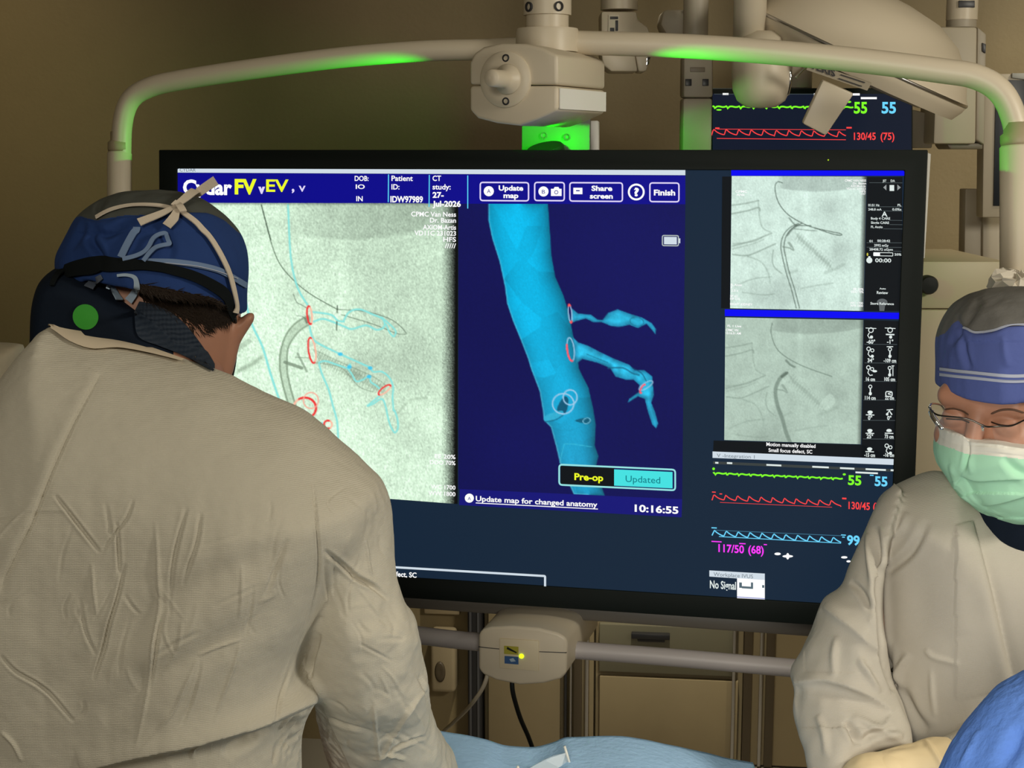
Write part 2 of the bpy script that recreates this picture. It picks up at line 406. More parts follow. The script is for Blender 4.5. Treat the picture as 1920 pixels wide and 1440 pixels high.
def folds(o, L):
    """press real creases into a cloth: (polyline, depth, width px, kind)"""
    base = wloc(o); P = co(o) + base; N = nor(o); px, py = PX(P)
    view = CAM - P; view /= np.linalg.norm(view, axis=1)[:, None]; facing = np.clip((N * view).sum(1) * 3, 0, 1)
    D = np.zeros(len(P))
    for poly, amp, w, kind in L:
        q = smoothpoly(poly, 6) if len(poly) > 2 else np.asarray(poly, float)
        box = (px > q[:, 0].min() - 5 * w) & (px < q[:, 0].max() + 5 * w) & (py > q[:, 1].min() - 5 * w) & (py < q[:, 1].max() + 5 * w)
        ii = np.nonzero(box)[0]
        if not len(ii): continue
        X, Y = px[ii], py[ii]; best = np.full(len(ii), 1e9); sg = np.zeros(len(ii)); tt = np.zeros(len(ii)); n = len(q) - 1
        for k in range(n):
            e = q[k + 1] - q[k]; L2 = e @ e + 1e-9; t = np.clip(((X - q[k, 0]) * e[0] + (Y - q[k, 1]) * e[1]) / L2, 0, 1)
            dx, dy = X - q[k, 0] - t * e[0], Y - q[k, 1] - t * e[1]; d = np.hypot(dx, dy); u = d < best
            best[u] = d[u]; sg[u] = np.sign(e[0] * (Y[u] - q[k, 1]) - e[1] * (X[u] - q[k, 0])); tt[u] = (k + t[u]) / n
        env = np.sin(np.pi * np.clip(tt, 0, 1)) ** (.8 if kind != 'step' else .35)
        if kind == 'valley': f = -np.exp(-(best / w) ** 2) + .28 * np.exp(-((best - 1.8 * w) / w) ** 2)
        elif kind == 'ridge': f = np.exp(-(best / w) ** 2)
        else: s = best * sg; sp_ = np.maximum(s, 0); f = .3 * np.exp(-(s / (2 * w)) ** 2) - 1.25 * (1 - np.exp(-sp_ / w)) * np.exp(-sp_ / (6 * w))
        D[ii] += amp * f * env
    setco(o, P - base + N * (D * facing)[:, None])
def crinkle(o, amp, sc, zone=None, stretch=(1, 1, .45)):
    P = co(o); N = nor(o); b = wloc(o); D = np.empty(len(P)); st = np.array(stretch) * sc
    for i, p in enumerate((P + b) * st): D[i] = mnoise.noise(p) + .5 * mnoise.noise(p * 2.3)
    if zone is not None:
        x, y = PX(P + b); D = D * zone(x, y)
    setco(o, P + N * (amp * D)[:, None])
def bvh(objs):
    V = []; Fc = []; n = 0
    for o in objs:
        v = co(o) + wloc(o); V += v.tolist(); Fc += [[i + n for i in p.vertices] for p in o.data.polygons]; n += len(v)
    return BVHTree.FromPolygons(V, Fc)
def hit(t, x, y):
    r = raydir(x, y); h = t.ray_cast(Vector(CAM), Vector(r).normalized()); return h
def ribbon(t, poly, wpx, name, m, parent, lift=.003, dflt=1.6, sm=8, thick=.0007, widths=None):
    """flat strap laid over surfaces found under the given outline"""
    q = smoothpoly(poly, sm) if sm else np.asarray(poly, float); P = []; N = []; last = None
    for x, y in q:
        h = hit(t, x, y) if t is not None else (None,)
        if h[0] is not None and (last is None or abs(h[0].y - last) < .06):
            P.append(np.array(h[0]) + np.array(h[1]) * lift); N.append(np.array(h[1])); last = h[0].y
        else:
            P.append(W(x, y, last if last is not None else dflt) - np.array([0, lift, 0])); N.append(np.array([0, -1., .1]))
    P = np.array(P); N = np.array(N)
    for _ in range(3):
        P[1:-1] = (P[:-2] + 2 * P[1:-1] + P[2:]) / 4; N[1:-1] = (N[:-2] + 2 * N[1:-1] + N[2:]) / 4
    N /= np.linalg.norm(N, axis=1)[:, None]
    T = np.gradient(P, axis=0); T /= np.linalg.norm(T, axis=1)[:, None] + 1e-9
    B = np.cross(N, T); B /= np.linalg.norm(B, axis=1)[:, None] + 1e-9
    d = P[:, 1] / F
    ww = np.full(len(P), wpx) if widths is None else np.interp(np.linspace(0, 1, len(P)), np.linspace(0, 1, len(widths)), widths)
    hw = (ww / 2 * d)[:, None]
    V = np.concatenate([P + B * hw + N * thick, P - B * hw + N * thick, P - B * hw - N * thick, P + B * hw - N * thick]); n = len(P)
    Fc = [[a * n + i, a * n + i + 1, b * n + i + 1, b * n + i] for a, b in ((0, 1), (1, 2), (2, 3), (3, 0)) for i in range(n - 1)]
    Fc += [[0, n, 2 * n, 3 * n], [n - 1, 4 * n - 1, 3 * n - 1, 2 * n - 1]]
    return autosmooth(mesh(name, V, Fc, m, parent), 50)
def setmat_by(o, fn):
    """material slot chosen per face by where its centre lies"""
    n = len(o.data.polygons); c = np.empty(n * 3, np.float32); o.data.polygons.foreach_get('center', c)
    x, y = PX(c.reshape(-1, 3) + wloc(o)); o.data.polygons.foreach_set('material_index', fn(x, y).astype(np.int32))


# ================================================================== the room
def slab(name, lo, hi, m):
    lo, hi = np.array(lo, float), np.array(hi, float); h = (hi - lo) / 2
    v, f = boxaxes((lo + hi) / 2, np.array([h[0], 0, 0]), np.array([0, h[1], 0]), np.array([0, 0, h[2]]))
    return struct(mesh(name, v, f, m))
slab('floor', (-2.6, -1.6, -.06), (2.6, 5.2, 0), M_floor)
slab('ceiling', (-2.6, -1.6, 2.8), (2.6, 5.2, 2.86), M_ceil)
slab('wall_left', (-2.66, -1.6, 0), (-2.6, 5.2, 2.8), M_wall)
slab('wall_right', (2.6, -1.6, 0), (2.66, 5.2, 2.8), M_wall)
v, f = boxaxes(W0 - wn * .03 + np.array([0, 0, 1.4]), wex * 2.64, wn * .03, np.array([0, 0, 1.4]))
struct(mesh('wall_back', v, f, M_wall))

def wallbox(b, x0, x1, z0, z1, off0, off1):
    """box on the back wall between two wall coordinates"""
    c = W0 + wex * (x0 + x1) / 2 + wn * (off0 + off1) / 2; c = np.array([c[0], c[1], (z0 + z1) / 2])
    v, f = boxaxes(c, wex * (x1 - x0) / 2, wn * (off1 - off0) / 2, np.array([0, 0, (z1 - z0) / 2])); b.add(v, f)
def wu(px, py, off=0.0):   # wall coordinate along / height
    p = WP(px, py, off); return float((p - W0) @ wex), float(p[2])

# tall cupboards behind the screen
def cupboard(label, xl, xr, edges, ztop, drawer=None):
    off = .05; x0 = wu(xl, 1300, off)[0]; x1 = wu(xr, 1300, off)[0]
    p0 = W0 + wex * (x0 + x1) / 2
    t = thing('supply_cupboard', label, 'cupboard', (p0[0], p0[1], 0), 'brown cupboards along the back wall')
    b = MB(); wallbox(b, x0, x1, 0.0, ztop, .003, .03); b.build('carcass', M_panel, t)
    zd = ztop
    if drawer: zd = wu(1200, 1268, off)[1]
    b = MB(); wallbox(b, x0 + .012, x1 - .012, .006, zd - .004, .03, .05); bevel(b.build('door', M_panel, t), .003)
    for e in edges:
        c = wu(e[0], 1300, .06)[0]; b = MB(); wallbox(b, c - e[1], c + e[1], .006, zd if not drawer else ztop, .0505, .062)
        bevel(b.build('edge_strip', e[2], t), .003)
    return t, x0, x1
M_bronze = mat('bronze_strip', (.10, .075, .045), .45)
zt = 1.28
cupboard('brown supply cupboard between the dark post and the narrow strips under the screen', 908, 1058, [(1060, .004, M_dark)], zt)
cupboard('narrow brown cupboard filler with bright metal edges below the control box', 1066, 1112, [(1070, .003, M_metal), (1083, .012, M_bronze), (1100, .005, M_metal)], zt)
t2, a0, a1 = cupboard('wide brown cupboard with grey drawer front, right of the control box', 1116, 1392, [(1375, .005, M_metal)], zt, True)
b = MB(); wallbox(b, a0 + .01, a1 - .02, wu(1200, 1262, .05)[1], wu(1200, 1172, .05)[1], .03, .052)
dr = bevel(b.build('drawer', mat('drawer_front', (.20, .185, .125), .5), t2), .004)
b = MB(); q0 = wu(1184, 1185, .06); q1 = wu(1256, 1195, .06); wallbox(b, q0[0], q1[0], q1[1] - .004, q0[1], .052, .075)
wallbox(b, q0[0] + .018, q1[0] - .014, q1[1] - .016, q1[1] - .003, .052, .062); bevel(b.build('handle', M_dark, dr), .002)
cupboard('brown cupboard beside the right person elbow with bright and dark edge strips', 1396, 1640, [(1401, .012, M_bronze), (1426, .005, M_metal), (1443, .012, M_bronze)], zt)
# dark upright post
b = MB(); c0 = wu(877, 1300, .06)[0]; c1 = wu(903, 1300, .06)[0]; wallbox(b, c0, c1, 0, 1.5, .0, .06)
pp = W0 + wex * (c0 + c1) / 2
tp = thing('wall_post', 'dark upright metal post on the back wall left of the control box', 'post', (pp[0], pp[1], 0))
bevel(b.build('post', M_dark, tp), .004)
b = MB(); wallbox(b, c0 + .006, c0 + .012, .02, 1.48, .06, .064); wallbox(b, c1 - .012, c1 - .006, .02, 1.48, .06, .064); b.build('rib', mat('post_rib', (.09, .09, .10), .4), tp)
# wall unit with dark oval window
u0, z1_ = wu(808, 1178, .03); u1, z0_ = wu(856, 1296, .03); pc = W0 + wex * (u0 + u1) / 2
wt = thing('wall_dispenser', 'tan rounded wall dispenser with a dark oval slot beside the gowned elbow', 'dispenser', (pc[0], pc[1], z0_))
b = MB(); wallbox(b, u0, u1, z0_, z1_, 0, .05); bevel(b.build('housing', mat('dispenser_tan', (.40, .32, .20), .5), wt), .012, 3)
o1, oz1 = wu(814, 1235, .052); o2, oz2 = wu(836, 1285, .052); cc = W0 + wex * (o1 + o2) / 2 + wn * .048; cc = np.array([cc[0], cc[1], (oz1 + oz2) / 2])
v, f = lathe(cc, wn, [(.012, 0), (.016, .003), (.012, .006), (.004, .004)], 24); v = np.array(v); v[:, 2] = cc[2] + (v[:, 2] - cc[2]) * 2.0
mesh('slot', v, f, M_bronze, wt, True)
u0, z1_ = wu(795, 1140, .02); u1, z0_ = wu(862, 1166, .02); b = MB(); wallbox(b, u0, u1, z0_ + .02, z1_ + .05, 0, .02)
pc = W0 + wex * (u0 + u1) / 2
tag(bevel(b.build('wall_plate', mat('plate_tan', (.42, .33, .2), .5)), .004), 'tan wall plate just under the screen, above the rounded dispenser', 'wall plate')

# ================================================================== ceiling boom that carries the big screen
bw = MP(1020, 1200, -.05)
boom = thing('monitor_boom', 'cream ceiling suspension frame with arched tube carrying the large screen', 'monitor suspension', (bw[0], bw[1], 2.8))
# arched tube and side posts : one bent pipe
bow = [(1895, 900), (1900, 640), (1909, 480), (1912, 300), (1900, 215), (1872, 165), (1820, 139), (1700, 122), (1550, 105), (1400, 92), (1250, 85), (1085, 82)]
def mpts(P, off, n=8): P = smoothpoly(P, n); return MP(P[:, 0], P[:, 1], off)
right = [(1912, 1000), (1912, 640), (1912, 420), (1911, 300), (1902, 225), (1876, 172), (1830, 144), (1760, 132), (1600, 112), (1400, 94), (1250, 85), (1085, 80), (1040, 79)]
left = [(222, 1000), (223, 640), (224, 420), (227, 300), (230, 230), (245, 187), (280, 164), (340, 150), (470, 130), (640, 108), (790, 96), (900, 93), (1010, 88)]
solo('arch_tube', tube(mpts(right, -.03), .0205, 20), M_cream, boom, True)
solo('arch_tube', tube(mpts(left, -.03), .0185, 20), M_cream, boom, True)
for (x, r0) in ((1911, .031), (224, .0225)):
    yc0, yc1 = (272, 500) if x > 1000 else (284, 520)
    a = MP(x, yc1 + 500, -.03); c = MP(x, yc0, -.03); ax = (c - a); L = np.linalg.norm(ax); ax /= L
    solo('side_post', lathe(a, ax, [(r0, 0), (r0, L - .004), (r0 - .003, L)], 24), M_cream, boom, True)
    d0 = MP(x, yc0 - 24, -.03)
    solo('post_collar', lathe(c, ax, [(r0 - .002, .0), (r0 - .001, .004), (r0 - .001, .016), (r0 - .006, .02), (r0 - .006, .036)], 24), mat('collar_tan', (.40, .33, .21), .5), boom, True)
# hidden lower loop that joins posts and handle rail (rail seen below the screen)
rail = [(560, 1166), (700, 1180), (850, 1199), (1000, 1212)]
solo('handle_rail', tube(mpts(rail, -.03, 4), .0165, 18), M_greyp, boom, True)
rail2 = [(1040, 1216), (1250, 1232), (1480, 1252), (1700, 1270), (1890, 1288)]
solo('handle_rail', tube(mpts(rail2, -.03, 4), .0160, 18), M_greyp, boom, True)
# lower mount bar right behind the bezel
b = MB(); q = MP(np.array([560, 1560, 1560, 560]), np.array([1098, 1172, 1197, 1126]), -.07); b.add(*prism(q, -mn * .05))
bevel(b.build('mount_bar', mat('bar_grey', (.12, .105, .085), .5), boom), .004)
# top joint housing
JY = math.radians(26); jn = np.array([-math.sin(JY), -math.cos(JY), 0]); jx = np.array([math.cos(JY), -math.sin(JY), 0])
J0 = MP(1045, 160, .13)
def JP(px, py, off=0.0): return onplane(np.asarray(px, float), np.asarray(py, float), J0 + jn * off, jn)
face = np.array([(880, 118), (888, 100), (905, 88), (940, 81), (985, 82), (1018, 90), (1045, 103), (1045, 206), (1010, 222), (974, 235), (930, 230), (895, 221), (880, 206)], float)
up_half = [(880, 159)] + [tuple(p) for p in face[:7]] + [(1045, 159)]
lo_half = [(880, 160)] + [(1045, 160)] + [tuple(p) for p in face[7:]]
DEP = .205
uh = np.array(up_half); lh = np.array(lo_half)
bevel(solo('housing_cover', prism(JP(uh[:, 0], uh[:, 1]), -jn * DEP), M_cream, boom), .006, 3)
bevel(solo('housing_cover', prism(JP(lh[:, 0], lh[:, 1] + .8), -jn * DEP), M_cream, boom), .006, 3)
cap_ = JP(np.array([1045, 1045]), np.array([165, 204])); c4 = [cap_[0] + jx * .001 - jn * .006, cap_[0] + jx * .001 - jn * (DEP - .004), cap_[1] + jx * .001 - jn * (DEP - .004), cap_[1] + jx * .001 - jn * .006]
solo('lit_side_panel', prism(c4, jx * .002), M_white, boom)  # light on the lower housing side is put into this whiter plastic
dc = JP(949, 149); 
disc = solo('bearing_disc', lathe(dc, jn, [(.046, -.002), (.046, .005), (.043, .008), (.032, .010), (.002, .010)], 40), M_cream, boom); autosmooth(disc)
solo('hub', lathe(JP(952, 149, .008), jn, [(.026, 0), (.024, .006), (.016, .012), (.0145, .02), (.014, .058), (.0125, .062), (.002, .062)], 32), M_cream, disc, True)
for yy in (109, 190):
    sc_ = solo('screw', lathe(JP(950, yy, .006), jn, [(.0065, 0), (.0065, .004), (.004, .0045), (.0035, .001)], 16), M_dark, disc); autosmooth(sc_)
# neck up to the ceiling
nk = MP(1026, 80, -.02)
def ring_at(py, r): return r, float(W(1026, py, nk[1])[2])
prof = [(.0545, 98), (.0545, 60), (.053, 54), (.037, 53), (.037, 29)]
z98 = ring_at(98, 0)[1]
pr = [(r, ring_at(py, r)[1] - z98) for r, py in prof]
autosmooth(solo('neck_base', lathe((nk[0], nk[1], z98), (0, 0, 1), pr, 40), M_cream, boom))
zz = ring_at(29, 0)[1]
autosmooth(solo('neck_sleeve', lathe((nk[0], nk[1], zz), (0, 0, 1), [(.0415, 0), (.0415, .06), (.0445, .062), (.0445, .14), (.03, .15), (.03, 2.8 - zz)], 40), M_cream, boom))
for px_ in (982, 1046):
    p = W(px_, 12, nk[1] - .035); ax = p - np.array([nk[0], nk[1], p[2]]); ax /= np.linalg.norm(ax)
    p = np.array([nk[0], nk[1], p[2]]) + ax * .040
    autosmooth(solo('set_screw', lathe(p, ax, [(.0085, 0), (.0085, .004), (.006, .005), (.0055, .001)], 16), M_dark, boom))
# flange plate of the housing that glows in the status light
b = MB(); q = MP(np.array([978, 1106, 1106, 978]), np.array([212, 212, 310, 310]), -.19); b.add(*prism(q, -mn * .012))
plate = bevel(b.build('flange_plate', mat('flange_grey', (.16, .17, .15), .5), boom), .002)
for px_, py_ in ((1020, 254), (1063, 257)):
    p = MP(px_, py_, -.19); autosmooth(solo('plate_screw', lathe(p, mn, [(.0065, 0), (.0065, .003), (.0055, .0035), (.003, .001)], 16), mat('flange_grey', (.16, .17, .15), .5), plate))
b = MB(); q = MP(np.array([1107, 1121, 1121, 1107]), np.array([226, 226, 310, 310]), -.25); b.add(*prism(q, -mn * .02)); bevel(b.build('flange_edge', M_white, boom), .002)
ka = MP(1021, 275, -.135); kx = np.array([-.20, -.26, .94]); kx /= np.linalg.norm(kx)
autosmooth(solo('locking_knob', lathe(ka - kx * .05, kx, [(.035, 0), (.035, .046), (.032, .050), (.002, .050)], 36), M_black, boom))
# green status lamp under the housing
lz = JP(1012, 226, -.15)
sl = solo('status_lamp', lathe(lz + np.array([0.0, 0, .012]), (0, 0, -1), [(.022, 0), (.022, .006), (.018, .008), (.001, .008)], 28), emat('status_green', (0, 255, 0), 8.0, True), boom)
def point(name, loc, e, col, r):
    d = bpy.data.lights.new(name, 'POINT'); d.energy = e; d.color = col; d.shadow_soft_size = r
    o = bpy.data.objects.new(name, d); C.objects.link(o); o.location = tuple(loc); return o
spot('status_light', lz + np.array([.0, -.06, -.004]), MP(1042, 262, -.19), 22.0, (0, 1, 0), 125, .6, .015)
for p_, q_, e_ in ((MP(874, 141, -.004), MP(300, 172, -.012), 8.0), (MP(1146, 127, 0), MP(1750, 160, -.008), 8.0)): spot('arch_green_fill', p_, q_, e_, (0, 1, 0), 46, .9, .012)  # unseen green spots added beside the housing to tint the arch underside
# lower control box
BY = math.radians(15); kn = np.array([-math.sin(BY), -math.cos(BY), 0]); B0 = MP(1063, 1230, .055)
def BP(px, py, off=0.0): return onplane(np.asarray(px, float), np.asarray(py, float), B0 + kn * off, kn)
bf = np.array([(897, 1190), (903, 1181), (920, 1176), (960, 1174), (1010, 1178), (1045, 1187), (1060, 1195), (1064, 1205), (1062, 1262), (1052, 1273), (1020, 1282), (975, 1285), (930, 1276), (905, 1265), (897, 1254)], float)
bevel(solo('control_box', prism(BP(bf[:, 0], bf[:, 1]), -kn * .27), M_cream, boom), .006, 3)
cb = boom.children[-1]
sm_ = MB()
for seg_ in ([(897, 1213), (936, 1217)], [(1011, 1222), (1062, 1224)]):
    q = []
    for (x, y) in seg_: q.append((x, y))
    pts = [(q[0][0], q[0][1] - .6), (q[1][0], q[1][1] - .6), (q[1][0], q[1][1] + .6), (q[0][0], q[0][1] + .6)]; pts = np.array(pts)
    solo('seam', prism(BP(pts[:, 0], pts[:, 1], .0008), -kn * .003), M_dark, cb)
pt = np.array([(936, 1197), (1010, 1202), (1010, 1259), (936, 1253)]); pl = bevel(solo('touch_panel', prism(BP(pt[:, 0], pt[:, 1], .003), -kn * .006), mat('panel_cream', (.70, .60, .42), .5), boom), .0015)
pt = np.array([(945, 1211), (972, 1213), (972, 1228), (945, 1226)]); lab = solo('warning_label', prism(BP(pt[:, 0], pt[:, 1], .0042), -kn * .001), mat('label_olive', (.40, .36, .04), .5), pl)
pt = np.array([(951, 1213), (969, 1223), (968, 1225), (950, 1217)]); solo('label_mark', prism(BP(pt[:, 0], pt[:, 1], .005), -kn * .0007), M_black, lab)
pt = np.array([(946, 1230), (972, 1232), (972, 1246), (946, 1244)]); lab = solo('instruction_label', prism(BP(pt[:, 0], pt[:, 1], .0042), -kn * .001), mat('label_blue', (.035, .10, .26), .5), pl)
pt = np.array([(955, 1236), (962, 1234), (967, 1240), (958, 1241)]); solo('label_mark', prism(BP(pt[:, 0], pt[:, 1], .005), -kn * .0007), mat('label_pale', (.4, .5, .6), .5), lab)
solo('indicator_lamp', lathe(BP(978, 1230, .003), kn, [(.0042, 0), (.0042, .002), (.003, .0035), (.0006, .004)], 16), emat('indicator_yellow', (215, 255, 30), 1.6), pl, True)
# cables hanging from the control box
cz = [W(960, 1274, 2.52), W(962, 1300, 2.52), W(975, 1345, 2.54), W(992, 1385, 2.57), W(1002, 1420, 2.6), W(1004, 1480, 2.7), W(1010, 1700, 2.8)]
solo('black_cable', tube(smoothpoly(cz, 6), .0042, 10), M_black, boom, True)
cz = [W(916, 1258, 2.55), W(905, 1290, 2.56), W(880, 1325, 2.6), W(850, 1355, 2.8), W(826, 1380, 3.0), W(800, 1440, 3.2), W(770, 1700, 3.3)]
solo('cream_cable', tube(smoothpoly(cz, 6), .0038, 10), M_cream, boom, True)

# ================================================================== the large screen
mb = MC - mez * MH / 2
mon = thing('display_monitor', 'huge black flat screen hung in the arch frame showing x-ray images and a blue vessel', 'monitor', mb)
SC = Screen(MP)
# bezel : outer frame with an inset opening, 5 cm deep
def mfr(u, v, off): return MC + mex * u * MW / 2 + mez * v * MH / 2 + mn * off
iu, iv, idn = 1 - .036 / (MW / 2), 1 - .034 / (MH / 2), 1 - .038 / (MH / 2)
outer = [(-1, 1), (1, 1), (1, -1), (-1, -1)]; inner = [(-iu, iv), (iu, iv), (iu, -idn), (-iu, -idn)]
V = [mfr(*p, 0) for p in outer] + [mfr(*p, 0) for p in inner] + [mfr(*p, -.006) for p in inner] + [mfr(*p, -.045) for p in outer]
Fc = []
for i in range(4):
    j = (i + 1) % 4; Fc += [[i, j, 4 + j, 4 + i], [4 + i, 4 + j, 8 + j, 8 + i], [i, 12 + i, 12 + j, j]]
bz = bevel(mesh('bezel', V, Fc, M_bezel, mon), .002)
solo('rear_shell', prism([mfr(-.985, .975, -.045), mfr(.985, .975, -.045), mfr(.985, -.975, -.045), mfr(-.985, -.975, -.045)], -mn * .04), M_dark, mon)
solo('side_trim', prism([mfr(1.0, .99, -.012), mfr(1.008, .985, -.012), mfr(1.003, .56, -.012), mfr(1.0, .56, -.012)], -mn * .03), mat('side_silver', (.5, .48, .42), .35), mon)
V = [mfr(*p, -.005) for p in inner]
def screenmat():
    m = mat('screen_panel', (.004, .005, .006), .6, spec=.06, emis=(.008, .020, .042), es=1.0); nt = m.node_tree
    m.cycles.emission_sampling = 'NONE'; return m
scr = mesh('screen', V, [[0, 1, 2, 3]], screenmat(), mon)
led = solo('power_lamp', lathe(MP(1553, 300, .0005), mn, [(.0012, 0), (.0012, .0006), (.0003, .0008)], 10), emat('led_lime', (190, 230, 40)), bz)

O = -.004   # screen layers sit 1 to 4 mm in front of the panel
E_white = emat('px_white', (255, 255, 255)); E_bar = emat('px_bar', (208, 220, 230), sample=False); E_hdr = emat('px_header', (12, 10, 138)); E_hdr2 = emat('px_header_dim', (22, 22, 118))
E_cyan = emat('px_cyan', (90, 205, 240)); E_yel = emat('px_yellow', (238, 250, 40)); E_blue = emat('px_bar_blue', (0, 0, 245)); E_blackp = emat('px_side', (13, 18, 22))
E_greytxt = emat('px_grey', (170, 180, 180)); E_green = emat('px_green', (130, 255, 40)); E_red = emat('px_red', (255, 70, 70)); E_sky = emat('px_sky', (110, 215, 255)); E_mag = emat('px_magenta', (255, 60, 255))
E_teal = emat('px_teal', (70, 225, 225)); E_tealdk = emat('px_teal_dark', (15, 130, 140)); E_inkdk = emat('px_ink', (110, 122, 130)); E_navy = emat('px_navy', (17, 18, 84)); E_lav = emat('px_lavender', (225, 215, 250))
E_pale = emat('px_pale', (150, 225, 225)); E_linegrey = emat('px_line', (80, 90, 92)); E_greytri = emat('px_tri', (150, 155, 155))

# ---------- raster canvases (numpy), drawn in photo pixels
class Canvas:
    def __init__(s, x0, y0, x1, y1, col):
        s.x0, s.y0 = x0, y0; s.Y, s.X = np.mgrid[y0:y1, x0:x1].astype(float); s.I = np.zeros(s.X.shape + (3,)); s.I[:] = np.array(col) / 255.
    def d(s, P):
        P = np.asarray(P, float); best = np.full(s.X.shape, 1e9)
        for a, b in zip(P[:-1], P[1:]):
            e = b - a; L = e @ e + 1e-9; t = np.clip(((s.X - a[0]) * e[0] + (s.Y - a[1]) * e[1]) / L, 0, 1)
            best = np.minimum(best, (s.X - a[0] - t * e[0]) ** 2 + (s.Y - a[1] - t * e[1]) ** 2)
        return np.sqrt(best)
    def blend(s, a, col): a = np.clip(a, 0, 1)[..., None]; s.I = s.I * (1 - a) + a * np.array(col) / 255.
    def line(s, P, w, col, a=1.0, sm=6, soft=.8):
        P = smoothpoly(P, sm) if sm and len(P) > 2 else np.asarray(P, float); s.blend(a * np.clip((w / 2 - s.d(P)) / soft + .5, 0, 1), col)
    def glow(s, P, w, col, a): P = smoothpoly(P, 6) if len(P) > 2 else np.asarray(P, float); s.blend(a * np.exp(-(s.d(P) / w) ** 2), col)
    def mul(s, f): s.I *= f[..., None]
    def blob(s, cx, cy, rx, ry, f): s.mul(1 + f * np.exp(-((s.X - cx) / rx) ** 2 - ((s.Y - cy) / ry) ** 2))
    def poly(s, P, col, a=1.0, sm=0):
        P = smoothpoly(P, sm, True) if sm else P; sd = poly_sd(P, s.X, s.Y); s.blend(a * np.clip(sd + .5, 0, 1), col); return sd
    def ell(s, cx, cy, rx, ry, rot, w, col, a=1.0, arc=(0, 360)):
        t = np.radians(np.linspace(arc[0], arc[1], 40)); r = math.radians(rot); x, y = rx * np.cos(t), ry * np.sin(t)
        s.line(np.stack([cx + x * math.cos(r) - y * math.sin(r), cy + x * math.sin(r) + y * math.cos(r)], 1), w, col, a, 0)
    def noise(s, amp, sz=1, ax=None):
        n = rng.standard_normal(s.X.shape)
        for _ in range(sz): n = (n + np.roll(n, 1, 0) + np.roll(n, 1, 1) + np.roll(n, -1, 0)) / 4 * 1.9
        s.mul(1 + amp * n / (n.std() + 1e-9))
def vnoise(X, Y, sc, seed):
    r = np.random.default_rng(seed).random((128, 128)); x, y = X / sc, Y / sc; ix, iy = np.floor(x).astype(int), np.floor(y).astype(int); fx, fy = x - ix, y - iy
    fx, fy = fx * fx * (3 - 2 * fx), fy * fy * (3 - 2 * fy); g = lambda a, b: r[a % 128, b % 128]
    return (g(iy, ix) * (1 - fx) + g(iy, ix + 1) * fx) * (1 - fy) + (g(iy + 1, ix) * (1 - fx) + g(iy + 1, ix + 1) * fx) * fy - .5
DK = (120, 140, 118)
# left x-ray with overlay
c = Canvas(326, 376, 866, 1000, (216, 243, 216))
c.mul(1 + .05 * vnoise(c.X, c.Y, 60, 1) + .05 * vnoise(c.X, c.Y, 25, 2))
arc = 449 - ((c.X - 660) / 200) ** 2 * 42; top = np.clip((arc - c.Y) / 5 + .5, 0, 1) * np.clip((c.X - 520) / 90, 0, 1)
c.mul(1 - .12 * top); c.blob(740, 470, 130, 130, -.10); c.blob(780, 660, 90, 90, -.11); c.blob(640, 520, 14, 200, .05); c.blob(700, 680, 60, 40, -.08); c.blob(500, 700, 60, 200, .05); c.blob(790, 400, 100, 30, -.05); c.blob(620, 850, 120, 60, .05)
c.blob(760, 820, 60, 40, -.06); c.blob(820, 780, 40, 60, .05)
c.noise(.05, 2); c.noise(.02, 0)
c.line([(466, 640), (452, 650), (440, 660)], 10, DK, .28); c.glow([(448, 695), (470, 684), (490, 670)], 4, DK, .5)
c.line([(490, 384), (497, 410), (507, 450), (522, 490), (545, 520), (580, 550), (632, 580)], 1.7, (70, 88, 70), .75); c.line([(490, 384), (498, 415), (508, 450)], 2.0, (60, 78, 62), .8)
c.line([(632, 580), (690, 585), (735, 600), (760, 622), (757, 627), (740, 624), (700, 608), (640, 590)], 1.6, (90, 108, 90), .7)
cat1 = [(577, 600), (556, 614), (540, 635), (532, 660), (531, 690), (536, 720), (545, 752), (556, 785), (566, 810)]
c.line(cat1, 15, (150, 172, 146), .40, 6, 3); 
for dx in (-6, 7): c.line([(x + dx * (1 if i > 2 else .7), y + (dx if i < 3 else 0)) for i, (x, y) in enumerate(cat1)], 3.2, (110, 130, 106), .6)
c.poly([(570, 598), (580, 590), (581, 606), (574, 607)], (80, 95, 78), .6)
c.line([(534, 679), (566, 690)], 6, DK, .75); c.line([(558, 663), (575, 696)], 4, DK, .6); c.line([(554, 670), (580, 671)], 2, DK, .5)
c.line([(550, 551), (556, 566), (566, 572), (576, 578)], 1.3, (80, 96, 80), .7); c.line([(556, 592), (566, 593), (572, 597)], 1.3, (80, 96, 80), .6)
for k in range(26):
    t = k / 25; x, y = 592 + 125 * t, 668 + 62 * t; c.line([(x - 4, y - 12 * (1 - .3 * t)), (x + 9, y + 11)], 1.6, DK, .42); c.line([(x + 9, y - 10), (x - 3, y + 12)], 1.5, DK, .36)
c.line([(588, 655), (640, 680), (700, 706), (725, 724)], 1.6, DK, .5); c.line([(590, 680), (640, 690), (672, 724), (700, 735)], 1.8, DK, .5)
c.blob(668, 700, 18, 14, -.14); c.line([(800, 745), (770, 750), (745, 775)], 5, DK, .2)
CY = (140, 232, 226)
